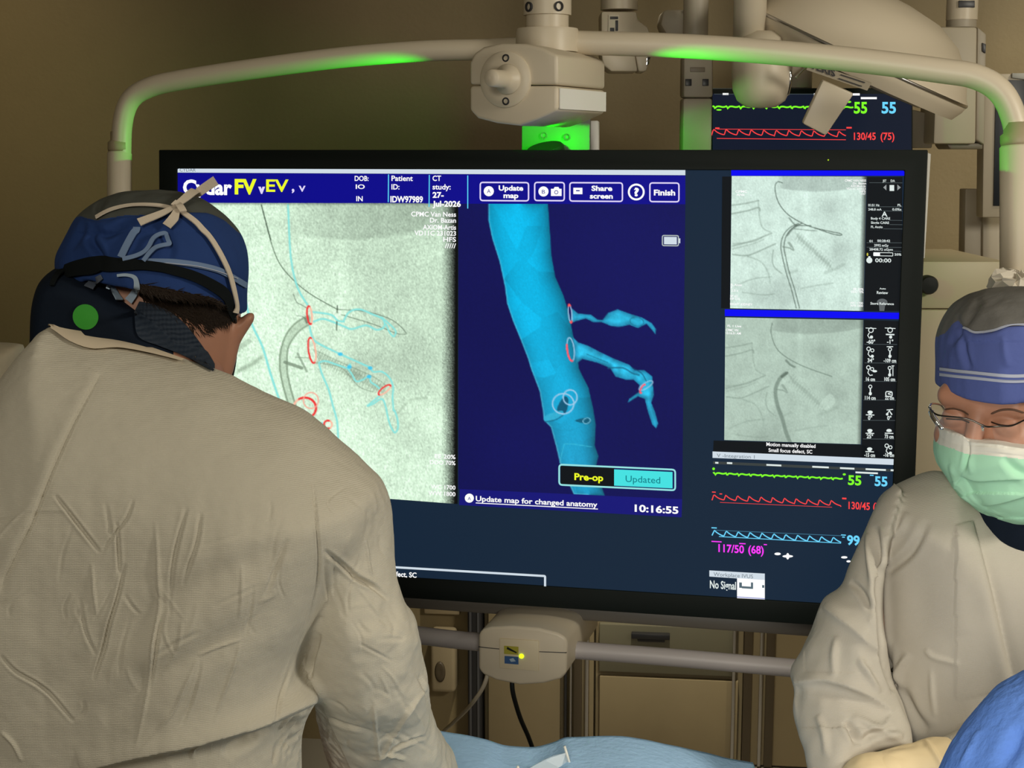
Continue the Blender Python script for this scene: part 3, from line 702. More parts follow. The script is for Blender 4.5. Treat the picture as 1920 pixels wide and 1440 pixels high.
for P, w in (([(540, 384), (542, 430), (545, 480), (552, 520), (562, 548), (577, 572)], 3), ([(459, 540), (463, 575), (474, 612), (492, 650), (507, 700), (522, 745), (528, 765)], 3.5), ([(581, 612), (584, 628), (594, 642), (636, 663), (694, 689)], 3),
             ([(586, 585), (620, 590), (633, 601), (645, 603)], 3), ([(588, 603), (604, 598), (620, 602), (645, 612), (660, 617), (686, 610), (705, 618), (718, 615), (721, 606), (716, 597), (700, 590), (674, 580), (655, 585), (645, 600)], 3),
             ([(716, 595), (735, 612), (742, 622), (738, 631), (730, 622), (724, 608)], 2.6), ([(598, 680), (610, 677), (632, 684), (655, 692)], 3), ([(598, 682), (604, 702), (616, 730), (624, 760), (632, 790), (634, 822)], 3),
             ([(655, 692), (657, 683), (652, 690), (660, 702), (668, 715), (680, 712), (692, 706), (695, 716), (704, 722), (713, 730)], 2.8), ([(694, 689), (700, 697), (716, 697), (730, 708), (737, 725), (736, 745), (738, 770)], 2.8),
             ([(712, 742), (700, 752), (689, 761), (700, 757), (715, 748), (722, 758), (728, 785), (733, 800), (740, 811), (746, 803), (745, 785), (740, 770)], 2.8)):
    c.line(P, w + 1.6, (130, 200, 190), .35); c.line(P, w, CY, .95)
for x, y in ((638, 664), (655, 688), (692, 706), (694, 690)): c.poly(SC.disc(x, y, 4.5, 3.5, 10), (70, 200, 240), .95)
c.poly([(590, 800), (605, 790), (610, 802)], (150, 228, 235), .8)
for cx, cy, rx, ry, rot, w in ((580.5, 591, 4.5, 17, -6, 3.4), (585, 657, 6.5, 24, -8, 3.2), (721, 731, 5, 14, 52, 3.0), (571.5, 765, 21, 19.5, 0, 4.2), (615, 796, 7.5, 7.5, 0, 3.5)):
    c.ell(cx, cy, rx, ry, rot, w, (255, 190, 165), .95); c.ell(cx, cy, rx, ry, rot, w, (238, 60, 60), 1, (75, 285) if rx < 10 else (-120, 150))
c.ell(583, 751, 14, 15, 0, 2.6, (250, 175, 155), .9)
c.line([(632.5, 573), (632, 586)], 2, (60, 75, 60), .85, 0); c.line([(631.5, 603), (631, 619)], 2, (60, 75, 60), .85, 0)
edge = 858 + (c.Y - 381) * -.002; k = np.clip((edge - 4 - c.X) / 26, 0, 1) ** .6
c.mul(np.clip(k + .10 * rng.standard_normal(k.shape) * (k < .95) * (k > .05), .05, 1)); k = np.clip((c.Y - 377) / 9, 0, 1); c.mul(.45 + .55 * k)
xr = SC.image([(332, 380), (859, 381), (858, 945), (332, 905)], c.I, c.x0, c.y0, 1.5, vcmat('xray_left', 1.0), mon, O + .001, 'xray_image')
# header + title bar
tb = SC.polys([[(332, 312.5), (1285, 317.5), (1285, 328.5), (332, 323.5)]], E_bar, mon, O + .001, 'title_bar')
SC.text('CYDAR', 337, 321.6, 367, 6, E_inkdk, tb, O + .002, .005, 'title_text')
hd = SC.polys([[(332, 324), (1285, 329), (1285, 383), (878, 382), (332, 380.5)]], E_hdr, mon, O + .001, 'header_bar')
def T(body, xl, yb, xr_, cap, m, par, bold=.02, name='screen_text', off=O + .003): return SC.text(body, xl, yb, xr_, cap, m, par, off, bold, name)
T('Cydar', 343, 364, 435, 26, E_white, hd, .035, 'logo_text'); T('FV', 440, 363, 481, 26, E_yel, hd, .04, 'logo_text'); T('v', 484, 362, 497, 16, E_lav, hd, .06, 'logo_text'); T('EV', 499, 359, 541, 22, E_yel, hd, .02, 'logo_text')
T(',', 547, 358, 552, 18, E_lav, hd, .03, 'logo_text'); T('v', 560, 359, 573, 16, E_lav, hd, .01, 'logo_text')
T('DOB:', 665, 339, 691, 9, E_white, hd); T('IO', 667, 354, 684, 8, E_white, hd); T('IN', 668, 377, 680, 9, E_white, hd)
T('Patient', 734, 339, 774, 9.5, E_white, hd); T('ID:', 734, 355, 749, 9.5, E_white, hd); T('IDW97989', 732, 379, 793, 11, E_white, hd, .03)
T('CT', 811, 339, 827, 9.5, E_white, hd); T('study:', 811, 355, 845, 9.5, E_white, hd); T('27-', 811, 370.5, 832, 10, E_white, hd, .035); T('Jul-2026', 811, 387, 864, 10, E_white, hd, .035)
for q_ in ([(728.5, 327), (728, 379)], [(805, 328), (804.5, 388)], [(877, 329), (877, 391)]): SC.polys(SC.strip(q_, 2), E_cyan, hd, O + .002, 'divider')
for body, y, xl in (('CPMC Van Ness', 405.5, 771), ('Dr. Bazan', 417, 806), ('AXIOM-Artis', 430, 793), ('VD11C 231023', 441, 777), ('HFS', 453, 831), ('/////', 465, 834)):
    T(body, xl, y, 855, 8.5, E_white, xr, .02, 'overlay_text')
for body, y, xl in (('EE 20%', 859, 815), ('DDO 70%', 870, 806), ('WC 1700', 916, 808), ('WW 1800', 928, 803)): T(body, xl, y, 854, 7.5, E_white, xr, .02, 'overlay_text')
# vessel pane
c = Canvas(856, 378, 1292, 950, (17, 18, 84))
c.mul(1 + .12 * vnoise(c.X, c.Y, 120, 5)); c.blob(1180, 470, 150, 120, .12)
aorta = [(916, 378), (916, 413), (923, 447), (937, 491), (947, 538), (951, 569), (962, 602), (976, 636), (990, 672), (996, 692), (1012, 734), (1018, 770), (1020, 788), (1033, 801), (1043, 838), (1050, 868), (1066, 905), (1076, 927), (1134, 930), (1124, 900), (1118, 872), (1122, 855), (1115, 835), (1117, 796), (1112, 765), (1103, 726), (1092, 705), (1085, 690), (1082, 660), (1073, 622), (1067, 588), (1056, 553), (1041, 519), (1034, 480), (1031, 435), (1027, 378)]
sd = poly_sd(aorta, c.X, c.Y); a = np.clip(sd + .5, 0, 1)
cl = smoothpoly([(972, 378), (975, 430), (985, 485), (997, 540), (1008, 590), (1022, 640), (1040, 690), (1058, 735), (1068, 775), (1078, 830), (1085, 870), (1104, 930)], 6)
lat = c.X - np.interp(c.Y, cl[:, 1], cl[:, 0]); u = lat / (np.abs(lat) + np.maximum(sd, .1))
sh = 1 - .42 * np.clip(u, 0, 1) ** 2.2 - .16 * np.clip(-u, 0, 1) ** 3
cells = rng.random((70, 2)) * [260, 560] + [900, 378]; dd = np.stack([np.hypot(c.X - q[0], (c.Y - q[1]) * .8) for q in cells]); o2 = np.argsort(dd, 0)[:2]; id0 = o2[0]
facet = (rng.random(70) - .5)[id0]; grad = ((c.X - cells[id0, 0]) * .6 + (c.Y - cells[id0, 1]) * .5) / 60
sh = sh * (1 + .10 * facet + .09 * grad * np.clip(np.abs(u), 0, 1)); low = np.clip((c.Y - 560) / 300, 0, 1)
base = np.stack([8 + 25 * low, 190 - 26 * low, 240 - 32 * low], -1) / 255.
c.I = c.I * (1 - a[..., None]) + a[..., None] * np.clip(base * sh[..., None], 0, 1); c.blend(.35 * np.exp(-((sd - 1) / 1.3) ** 2) * (u < 0), (150, 225, 245))
b1 = [(1072, 578), (1084, 588), (1108, 590), (1120, 599), (1130, 600), (1140, 587), (1158, 580), (1180, 588), (1205, 596), (1222, 606), (1230, 617), (1229, 627), (1222, 618), (1212, 607), (1206, 610), (1196, 615), (1180, 609), (1160, 613), (1145, 611), (1128, 604), (1112, 604), (1098, 597), (1080, 602), (1070, 606)]
b2 = [(1074, 632), (1084, 642), (1102, 648), (1125, 660), (1150, 672), (1180, 684), (1190, 694), (1208, 694), (1223, 706), (1224, 722), (1226, 740), (1221, 755), (1228, 772), (1234, 794), (1230, 803), (1223, 796), (1215, 772), (1209, 748), (1196, 743), (1177, 755), (1180, 748), (1198, 735), (1199, 722), (1188, 712), (1174, 712), (1154, 706), (1144, 690), (1120, 680), (1092, 673), (1080, 682)]
for bp_ in (b1, b2):
    sd = poly_sd(bp_, c.X, c.Y); a = np.clip(sd + .5, 0, 1); q = np.clip(sd / 9, 0, 1)
    colr = (np.array([30, 128, 165]) + q[..., None] * np.array([15, 62, 66])) * (1 + .25 * vnoise(c.X, c.Y, 9, 9)[..., None]) / 255.
    c.I = c.I * (1 - a[..., None]) + a[..., None] * colr
c.line([(1140, 690), (1168, 690), (1186, 700), (1198, 703)], 3, (20, 95, 125), .7); c.line([(1100, 664), (1140, 680)], 2, (20, 110, 140), .6); c.ell(1194, 603, 13, 8, 10, 1.6, (20, 110, 140), .8); c.line([(1186, 690), (1203, 700), (1212, 715)], 2, (15, 80, 110), .7)
c.poly([(1057, 744), (1066, 750), (1060, 775), (1044, 768)], (14, 80, 110), .9, 4); c.poly([(1020, 783), (1030, 776), (1052, 770), (1056, 776), (1040, 786), (1024, 791)], (50, 175, 210), 1, 4); c.line([(1022, 791), (1042, 787), (1056, 778)], 2, (15, 95, 125), .8)
c.poly([(1078, 789), (1098, 783), (1107, 786), (1104, 795)], (14, 85, 110), .85, 4); c.ell(1100, 789, 7, 5, -20, 1.6, (130, 200, 225), .9)
c.line([(1050, 868), (1056, 840), (1064, 832), (1110, 838)], 1.5, (70, 200, 225), .6); c.line([(1033, 801), (1060, 808), (1090, 800)], 1.2, (20, 140, 175), .4)
WR = (170, 205, 235)
for cx, cy, rx, ry in ((1056, 757, 20, 19), (1069, 745, 13, 14)): c.ell(cx, cy, rx, ry, 0, 2.6, WR, .9)
c.ell(1069, 588, 3.2, 17, -6, 2.2, WR, .9); c.ell(1070, 655, 6.5, 22, -7, 2.2, WR, .9); c.ell(1070, 655, 6.5, 22, -7, 3.6, (255, 95, 110), 1, (85, 205)); c.ell(1069, 588, 3.2, 17, -6, 3.2, (255, 90, 90), 1, (60, 110)); c.ell(1069, 588, 3.2, 17, -6, 3.2, (255, 90, 90), 1, (240, 300))
c.ell(1211, 723, 5, 15, 58, 2, WR, .8); c.ell(1205, 729, 3, 9, 30, 3, (255, 95, 110), 1, (60, 270))
c.noise(.02, 1)
vp = SC.image([(859.5, 382), (1285, 383), (1279, 937), (859.5, 917)], c.I, c.x0, c.y0, 1.6, vcmat('vessel_pane', 1.0), mon, O + .001, 'vessel_model_image')
# buttons in the header
def button(x0, y0, x1, y1):
    return SC.polys(SC.outline(x0, y0, x1, y1, 2.6, 5), E_lav, mon, O + .003, 'button')
bt = button(900.5, 342, 991, 376); SC.polys([SC.disc(916.5, 358.5, 9.5)], E_white, bt, O + .003, 'button_icon'); T('A', 913, 362, 920, 7, E_hdr, bt, .0, 'button_label', O + .004)
T('Update', 935, 357, 981, 9, E_white, bt, .035, 'button_label'); T('map', 944, 371, 972, 9, E_white, bt, .035, 'button_label')
bt = button(1002.5, 342, 1058, 376); SC.polys([SC.disc(1019, 359, 9.5)], E_white, bt, O + .003, 'button_icon'); T('B', 1016, 363, 1022, 7, E_hdr, bt, 0, 'button_label', O + .004)
SC.polys([[(1033, 354), (1038, 354), (1040, 350.5), (1047, 350.5), (1049, 354), (1053, 354), (1053, 367.5), (1033, 367.5)]], E_white, bt, O + .003, 'button_icon'); SC.polys(SC.ring(1043, 360.5, 3.2, 1.2, 16), E_hdr, bt, O + .004, 'button_icon')
bt = button(1068.5, 342.5, 1167, 377); SC.polys([SC.rect(1075, 352, 1092, 364)], E_white, bt, O + .003, 'button_icon'); SC.polys([SC.rect(1080, 356.5, 1087, 358.5)], E_hdr, bt, O + .004, 'button_icon')
T('Share', 1109, 357.5, 1148, 9, E_white, bt, .035, 'button_label'); T('screen', 1106, 372, 1149, 9, E_white, bt, .035, 'button_label')
bt = SC.polys(SC.ring(1193, 360, 14, 3.6), E_white, mon, O + .003, 'help_button'); T('?', 1188.5, 367, 1198, 14, E_white, bt, .05, 'button_label')
bt = button(1218.5, 343, 1273, 378); T('Finish', 1226, 366, 1266, 10, E_white, bt, .035, 'button_label')
bat = SC.polys(SC.outline(1242, 441.5, 1272, 460.5, 2.2, 3), E_greytxt, vp, O + .003, 'battery_icon'); SC.polys([SC.rect(1245, 444, 1269, 458), SC.rect(1272.5, 447, 1275.5, 456)], E_bar, vp, O + .003, 'battery_icon')
tg = SC.polys(SC.outline(1048.5, 871, 1266, 909, 3.2, 6), E_pale, mon, O + .004, 'toggle_switch'); SC.polys([SC.rect(1051, 873, 1152, 910)], E_blackp, tg, O + .003, 'toggle_half'); SC.polys([SC.rect(1151.5, 880, 1261, 910.5)], E_teal, tg, O + .0038, 'toggle_half')
T('Pre-op', 1077, 899.5, 1131, 12, E_yel, tg, .03, 'toggle_label', O + .0045); T('Updated', 1173, 903.5, 1238, 12, E_tealdk, tg, .005, 'toggle_label', O + .0045)
ft = SC.polys([[(862, 917), (1279, 936), (1278, 970), (861, 947)]], E_hdr2, mon, O + .002, 'footer_bar')
SC.polys([SC.disc(880, 934, 8.5)], E_white, ft, O + .003, 'footer_icon'); T('A', 877, 937.5, 883, 6, E_hdr, ft, 0, 'footer_text', O + .004)
T('Update map for changed anatomy', 892, 939.5, 1120, 9.5, E_white, ft, .022, 'footer_text'); SC.polys(SC.strip([(892, 943), (1121, 954.5)], 1.6), E_white, ft, O + .003, 'footer_underline'); T('10:16:55', 1190, 959, 1272, 12.5, E_white, ft, .03, 'clock_text')
# message box at the bottom
ms = SC.polys(SC.outline(560, 1053, 1022, 1074, 4, 2), E_bar, mon, O + .003, 'message_box'); T('Small focus defect, SC', 672, 1076.5, 781, 9, E_white, ms, .025, 'message_text')

# ---------- right-hand column
BL = (118, 136, 124)
def anatomy(c, ox, oy, k):
    L = lambda P, w, a, sf=2.0: c.line([(ox + x, oy + y) for x, y in P], w * 1.15, BL, a * k * .75, 6, sf)
    c.mul(1 + .045 * vnoise(c.X, c.Y, 30, 11) + .06 * vnoise(c.X, c.Y, 14, 12))
    arc = oy + 28 - ((c.X - ox - 160) / 90) ** 2 * 10; t = np.clip((arc - c.Y) / 3 + .5, 0, 1) * np.clip((c.X - ox - 84) / 14, 0, 1); c.mul(1 - .15 * k * t)
    c.blob(ox + 185, oy + 65, 22, 28, -.10 * k); c.blob(ox + 205, oy + 140, 25, 25, -.12 * k); c.blob(ox + 80, oy + 220, 45, 30, -.13 * k); c.blob(ox + 140, oy + 60, 6, 90, .05)
    L([(0, 54), (28, 50), (50, 45)], 2, .7); L([(0, 70), (30, 64), (50, 58), (53, 64)], 2, .8); L([(50, 45), (52, 75), (58, 96), (72, 104)], 1.6, .55)
    L([(2, 130), (40, 120), (75, 106)], 2, .7); L([(2, 126), (40, 122), (60, 112)], 1.5, .55); L([(2, 146), (30, 148), (60, 136), (82, 126)], 2, .75); L([(2, 136), (40, 126), (60, 118)], 1.5, .5)
    L([(78, 138), (76, 155), (80, 170), (94, 182)], 1.6, .7); L([(8, 205), (40, 192), (75, 188)], 1.6, .5); L([(20, 217), (60, 222), (80, 220)], 1.6, .5); L([(100, 165), (108, 180), (122, 176)], 4, .3, 3)
    L([(30, 150), (55, 160), (68, 180), (72, 200)], 2, .45, 2); L([(130, 210), (160, 204), (190, 200)], 2, .35, 2)
    L([(210, 165), (190, 175), (175, 180)], 5, .3, 3)
    for j in range(16):
        t = j / 15; x, y = 122 + 62 * t, 112 + 56 * t; L([(x - 3, y - 8), (x + 5, y + 7)], 1.2, .5); L([(x + 5, y - 7), (x - 3, y + 7)], 1.2, .45)
    L([(96, 132), (108, 134), (116, 138), (110, 126), (106, 124), (112, 132)], 2.2, .85)
c = Canvas(1352, 325, 1632, 590, (214, 238, 226)); anatomy(c, 1372, 331, 1)
G1 = (84, 100, 90); o_ = lambda P: [(1372 + x, 331 + y) for x, y in P]
c.line(o_([(95, 12), (86, 10), (81, 20), (85, 42), (95, 60), (112, 76), (145, 93), (185, 103), (204, 107), (205, 110), (190, 108), (160, 98), (145, 93)]), 1.6, G1, .85)
for dx in (-3, 3): c.line(o_([(128 + dx, 88), (112 + dx, 96), (100 + dx, 110), (95 + dx, 130), (98 + dx, 150), (105 + dx, 180), (115 + dx, 212), (124 + dx, 247)]), 1.8, G1, .75)
c.line(o_([(108, 78), (118, 90), (128, 92), (148, 92)]), 3, G1, .5); c.line(o_([(118, 98), (135, 100), (160, 102)]), 1.6, G1, .5); c.line(o_([(122, 92), (112, 100), (104, 110)]), 4, G1, .55)
c.noise(.03, 1); k = np.clip((1624 - (c.Y - 331) * .022 - c.X) / 9, 0, 1); c.mul(.35 + .65 * k)
x1i = SC.image([(1372, 330), (1625, 331), (1619, 583), (1369, 578)], c.I, c.x0, c.y0, 1.4, vcmat('xray_upper', .95), mon, O + .001, 'xray_image')
c = Canvas(1348, 590, 1632, 840, (183, 205, 190)); anatomy(c, 1360, 598, .8); o_ = lambda P: [(1360 + x, 596 + y) for x, y in P]; G2 = (98, 116, 104)
c.line(o_([(113, 104), (104, 112), (97, 124), (94, 140), (98, 165), (107, 190), (114, 215), (122, 234)]), 7, G2, .55, 6, 2); c.line(o_([(116, 103), (106, 110)]), 5, G2, .8)
c.line(o_([(88, 10), (86, 30), (100, 62), (140, 88), (200, 110)]), 1.8, G2, .6); c.line(o_([(114, 80), (122, 88), (130, 92)]), 4, G2, .6); c.poly([(x, y) for x, y in o_([(175, 165), (196, 142), (206, 158), (190, 172)])], (205, 228, 212), .5, 4)
c.noise(.025, 1); k = np.clip((1615 - c.X + (840 - c.Y) * .02) / 9, 0, 1); c.mul(.5 + .5 * k)
x2i = SC.image([(1360, 595), (1619, 600), (1614, 833), (1358, 825)], c.I, c.x0, c.y0, 1.4, vcmat('xray_lower', .95), mon, O + .001, 'xray_image')
SC.polys([[(1354, 331), (1371.5, 331), (1368, 578), (1352, 578)]], E_blackp, mon, O + .0005, 'side_panel')
for q_ in ([(1626, 332), (1692, 332), (1690, 583), (1620, 583)], [(1620, 600), (1685, 602), (1682, 862), (1615, 860)], [(1338, 826), (1616, 834), (1684, 860), (1337, 847)]): sp = SC.polys([q_], E_blackp, mon, O + .0005, 'side_panel')
SC.polys([[(1371, 316.5), (1697, 315), (1697, 329.5), (1371, 329.5)]], E_blue, mon, O + .002, 'blue_bar'); SC.polys([[(1359, 580), (1690, 586.5), (1690, 598.5), (1359, 592.5)]], E_blue, mon, O + .002, 'blue_bar')
E_tx = emat('px_text_soft', (225, 235, 232))
for body, xl, y, xr_, cap in (('CPMC VAN NESS', 1584, 340.5, 1624, 4), ('Dr. Bazan', 1599, 345.5, 1624, 3.6), ('AXIOM-Artis', 1595, 350.5, 1623, 3.6), ('VD11C 231023', 1587, 355.5, 1623, 3.6), ('HFS', 1612, 360.5, 1623, 3.6), ('////', 1614, 365, 1623, 3.4), ('EE 20%', 1600, 544, 1619, 4), ('DDO 70%', 1596, 549, 1619, 4), ('WC 1700', 1594, 570, 1618, 4), ('WW 1800', 1594, 575, 1618, 4),
                              ('CPMC', 1379, 361, 1401, 4), ('Artis', 1381, 367, 1396, 4), ('FL Angio', 1370, 536, 1391, 4), ('F', 1370, 541, 1373, 4), ('2.5 s', 1371, 546.5, 1384, 4), ('SP 62', 1369, 557, 1383, 4), ('HP 210', 1369, 562, 1387, 4), ('RIGHT KIDNEY', 1369, 572, 1411, 4)):
    T(body, xl, y, xr_, cap, E_white, x1i, .02, 'overlay_text')
for body, xl, y, xr_, cap in (('FL 1 Live', 1364, 613, 1390, 4), ('CPMC VN', 1361, 621, 1384, 4.5), ('10:16:31 AM', 1361, 626.5, 1389, 4)): T(body, xl, y, xr_, cap, E_white, x2i, .02, 'overlay_text')
for body, xl, y, xr_, cap in (('JST', 1655, 341, 1662, 4), ('DA', 1670, 341, 1678, 4), ('01:51 Hz', 1628, 386.5, 1649, 4), ('FL', 1683, 386.5, 1690, 4), ('248.8 mA', 1628, 394.5, 1653, 4), ('0.0%s', 1673, 394.5, 1690, 4), ('A', 1653, 406, 1664, 9), ('Body 4 CARE', 1633, 411.5, 1669, 4.2), ('Single CARE', 1633, 419.5, 1667, 4.2), ('FL Angio', 1633, 427.5, 1655, 4.2), ('01', 1630, 454, 1636, 4), ('00:28:42', 1645, 453.5, 1669, 4.2), ('2992 mGy', 1639, 462, 1666, 4.2), ('28408.72 uGym', 1630, 469.5, 1674, 4.2), ('20%', 1677, 479, 1690, 4), ('00:00', 1641, 491.5, 1671, 7), ('Auto', 1649, 542.5, 1661, 3), ('Review', 1644, 551, 1665, 5), ('Store Reference', 1632, 571, 1676, 4.4)):
    T(body, xl, y, xr_, cap, E_tx, sp, .02, 'side_text')
SC.polys(sum([SC.strip([(xa, y), (xb, y + .4)], .9) for xa, xb, y in ((1630, 1692, 342.5), (1628, 1692, 387.5), (1655, 1692, 395.5), (1668, 1692, 413), (1668, 1692, 421), (1656, 1692, 429), (1625, 1691, 455), (1625, 1691, 463.5), (1675, 1691, 471), (1621, 1682, 645.5), (1621, 1682, 680.5), (1620, 1682, 715), (1619, 1682, 750), (1618, 1681, 788), (1618, 1681, 823))], []), E_linegrey, sp, O + .002, 'rule_line')
SC.polys([[(1662, 346), (1656, 351.5), (1662, 357)], [(1682.5, 346), (1689, 351.5), (1682.5, 357)]], E_greytri, sp, O + .002, 'arrow_icon'); SC.polys([[(1668, 347), (1676.5, 347), (1676.5, 358), (1668, 358)]], E_tx, sp, O + .002, 'page_icon')
SC.polys(SC.outline(1638, 473.5, 1674, 479.5, 1.2, 1), E_tx, sp, O + .002, 'progress_bar'); SC.polys([SC.rect(1638, 473.5, 1650, 479.5)], E_white, sp, O + .0025, 'progress_bar'); SC.polys([SC.disc(1630, 488, 5.6), [(1628, 480.5), (1632, 480.5), (1632, 484), (1628, 484)]], E_tx, sp, O + .002, 'stopwatch_icon')
SC.polys([SC.disc(1654, 567, 10, 7), [(1648, 570), (1660, 570), (1658, 583), (1649, 583)]], emat('px_icon_dim', (95, 100, 102)), sp, O + .0015, 'reference_icon')
SC.polys([SC.disc(1626.5, 477, 1.6, 3)], emat('px_dim_yellow', (200, 190, 70)), sp, O + .002, 'dose_icon')
# stand geometry icons with values
vals = [('-60°', '-1°', 644), ('34°', '-109 cm', 679), ('16 cm', '105 cm', 714), ('114 cm', '22 cm', 749), ('0°', '0°', 787), ('25°', '73 cm', 821.5), ('-15 cm', '-16 cm', 856)]
for r_, (va, vb, y) in enumerate(vals):
    for cx, v_, ci in ((1633 - r_ * .4, va, 0), (1669 - r_ * .4, vb, 1)):
        wv = 4.2 * len(v_) * (.8 if 'cm' in v_ else .95); T(v_, cx - wv / 2, y, cx + wv / 2, 7 if 'cm' not in v_ else 6.5, E_tx, sp, .03, 'value_text')
        s_ = 1 if r_ < 4 else .75; yt = y - 19 * s_; P = []
        kind = (r_ * 2 + ci)
        if kind in (0, 1): P += SC.ring(cx, yt - 6, 4.4, 1.6, 14) + SC.strip([(cx - 10, yt - 10), (cx + 10, yt - 9)], 1.4) + (SC.strip([(cx - 3, yt - 1), (cx - 6, yt + 4), (cx - 3, yt + 9), (cx + 3, yt + 8)], 1.8) if ci == 0 else SC.strip([(cx - 8, yt + 2), (cx + 8, yt + 2.5)], 2.4)) + [SC.disc(cx + 1, yt + 7, 3, 3, 10)]
        elif kind in (2, 4, 13): P += SC.ring(cx - 4, yt - 6, 3.4, 1.5, 12) + SC.ring(cx + 3, yt - 3, 3, 1.5, 12) + SC.strip([(cx - 3, yt - 2), (cx - 5, yt + 4), (cx - 1, yt + 9), (cx + 4, yt + 8)], 1.8) + ([SC.disc(cx + 8, yt + 1, 4.5, 2.2, 10)] if kind == 4 else [SC.disc(cx + 3, yt + 8, 3, 3, 10)])
        elif kind in (3, 5, 6): P += SC.ring(cx, yt - 5, 3, 1.5, 12) + [[(cx - 1.2, yt - 2), (cx + 1.2, yt - 2), (cx + 1.2, yt + 5), (cx - 1.2, yt + 5)], SC.disc(cx, yt + 8, 3, 3.4, 10)] + (SC.strip([(cx - 6, yt - 10), (cx + 6, yt - 10)], 1.6) if kind == 3 else []) + (SC.strip([(cx + 6, yt - 9), (cx + 6, yt + 10)], 1.5) + SC.strip([(cx + 3.5, yt - 9), (cx + 8.5, yt - 9)], 1.5) if kind == 5 else [])
        elif kind == 7: P += SC.outline(cx - 7, yt + 4, cx + 5, yt + 13, 1.8, 3) + SC.strip([(cx - 3, yt + 8), (cx + 3, yt + 6)], 1.5) + SC.strip([(cx - 3, yt + 8.5), (cx + 3, yt + 10.5)], 1.5)
        elif kind == 9: P += SC.strip([(cx - 5, yt - 4), (cx + 7, yt - 5)], 1.6) + SC.strip([(cx - 4, yt + 4), (cx, yt - 3), (cx + 5, yt + 5)], 2.6) + [SC.disc(cx - 4, yt + 4, 2.5, 2.5, 8)]
        else: P += [SC.disc(cx, yt, 5, 3, 12)] + SC.strip([(cx - 8, yt + 5), (cx + 8, yt + 5.5)], 1.8) + (SC.ring(cx, yt + 1, 3, 1.4, 10) if ci == 0 else SC.strip([(cx - 5, yt + 1), (cx + 5, yt + 1.3)], 1.5))
        SC.polys(P, E_tx, sp, O + .002, 'geometry_icon')
T('Motion manually disabled', 1437, 836, 1529, 6.5, E_white, sp, .02, 'status_text'); T('Small focus defect, SC', 1441, 847, 1523, 6.5, E_white, sp, .02, 'status_text')
ib = SC.polys([[(1336, 846.5), (1682, 861), (1681, 872), (1336, 858.5)]], E_bar, mon, O + .002, 'title_bar'); T('V -Integration 1', 1344, 857, 1415, 6.5, E_inkdk, ib, .0, 'title_text')
# vital-sign traces
def trace(x0, y0, x1, y1, shape, period, amp, m, par, w=2.0, name='trace_line', sc=SC, off=O + .003):
    n = int((x1 - x0) / 1.5); x = np.linspace(x0, x1, n); ph = ((x - x0) / period) % 1; P = np.stack([x, y0 + (y1 - y0) * (x - x0) / (x1 - x0) - amp * shape(ph)], 1)
    return sc.polys(sc.strip(P, w), m, par, off, name)
ecg = lambda p: np.where(p < .1, p * 10 * .5, np.where(p < .2, .5 - (p - .1) * 18, np.where(p < .3, -1.3 + (p - .2) * 15, .2 * np.sin((p - .3) * 9))))
art = lambda p: np.where(p < .16, p / .16, np.where(p < .3, 1 - (p - .16) * 1.6, np.exp(-(p - .3) * 2.2) * .776 - .02))
ple = lambda p: np.where(p < .2, p / .2, np.exp(-(p - .2) * 2.0) - (p - .2) * .25)
vs = SC.polys([[(1337, 865), (1680, 880), (1680, 885), (1337, 870)]], emat('px_strip_dim', (58, 64, 64)), mon, O + .0015, 'status_strip')
for x, y, w_ in ((1341, 866, 6), (1363, 866.5, 10), (1437, 870, 28), (1523, 873.5, 31), (1575, 876, 27), (1623, 878, 38), (1670, 880, 11), (1604, 884, 42)): SC.polys([SC.rect(x, y, x + w_, y + 3.2)], E_tx, vs, O + .003, 'status_mark')
trace(1337, 887, 1580, 897.5, ecg, 22, 3.0, E_green, vs, 3.0); SC.polys([SC.disc(1338, 879, 2.5), SC.disc(1583, 889.5, 3, 2)], E_green, vs, O + .003, 'trace_mark')
T('55', 1590, 908.5, 1615, 17, E_green, vs, .03, 'vital_value'); T('55', 1640, 910.5, 1664, 17, E_sky, vs, .03, 'vital_value'); SC.polys([SC.rect(1631, 890, 1638, 892)], E_sky, vs, O + .003, 'trace_mark')
trace(1335, 938, 1577, 950, art, 22, 11, E_red, vs, 1.9); SC.polys([SC.rect(1335, 921.5, 1342, 923.5), SC.rect(1349, 925, 1354, 927), SC.rect(1579, 933, 1587, 936)] + SC.strip([(1350, 942), (1560, 951)], .8), E_red, vs, O + .003, 'trace_mark')
T('130/45', 1591, 954, 1631, 13, E_red, vs, .02, 'vital_value'); T('(75)', 1637, 956, 1663, 13, E_red, vs, .02, 'vital_value')
trace(1335, 1004, 1577, 1018, ple, 22.3, 10, E_sky, vs, 2.1); SC.polys([SC.rect(1334, 988.5, 1344, 990.5), SC.rect(1577, 1002, 1586, 1004), SC.rect(1579, 1006, 1584, 1008)] + SC.strip([(1348, 1006), (1577, 1018.5)], 1.3), E_sky, vs, O + .003, 'trace_mark'); SC.polys(SC.strip([(1340, 994), (1577, 1004.5)], .9), emat('px_dim_sky', (70, 130, 160)), vs, O + .0025, 'trace_mark')
T('99', 1588, 1021, 1612, 17, E_sky, vs, .03, 'vital_value'); T('117/50', 1347, 1034.5, 1395, 14, E_mag, vs, .022, 'vital_value'); T('(68)', 1403, 1037, 1432, 14, E_mag, vs, .022, 'vital_value')
SC.polys([SC.rect(1334, 1014, 1353, 1016), SC.rect(1386, 1018, 1398, 1020), SC.rect(1432, 1020, 1438, 1022)], E_mag, vs, O + .003, 'trace_mark')
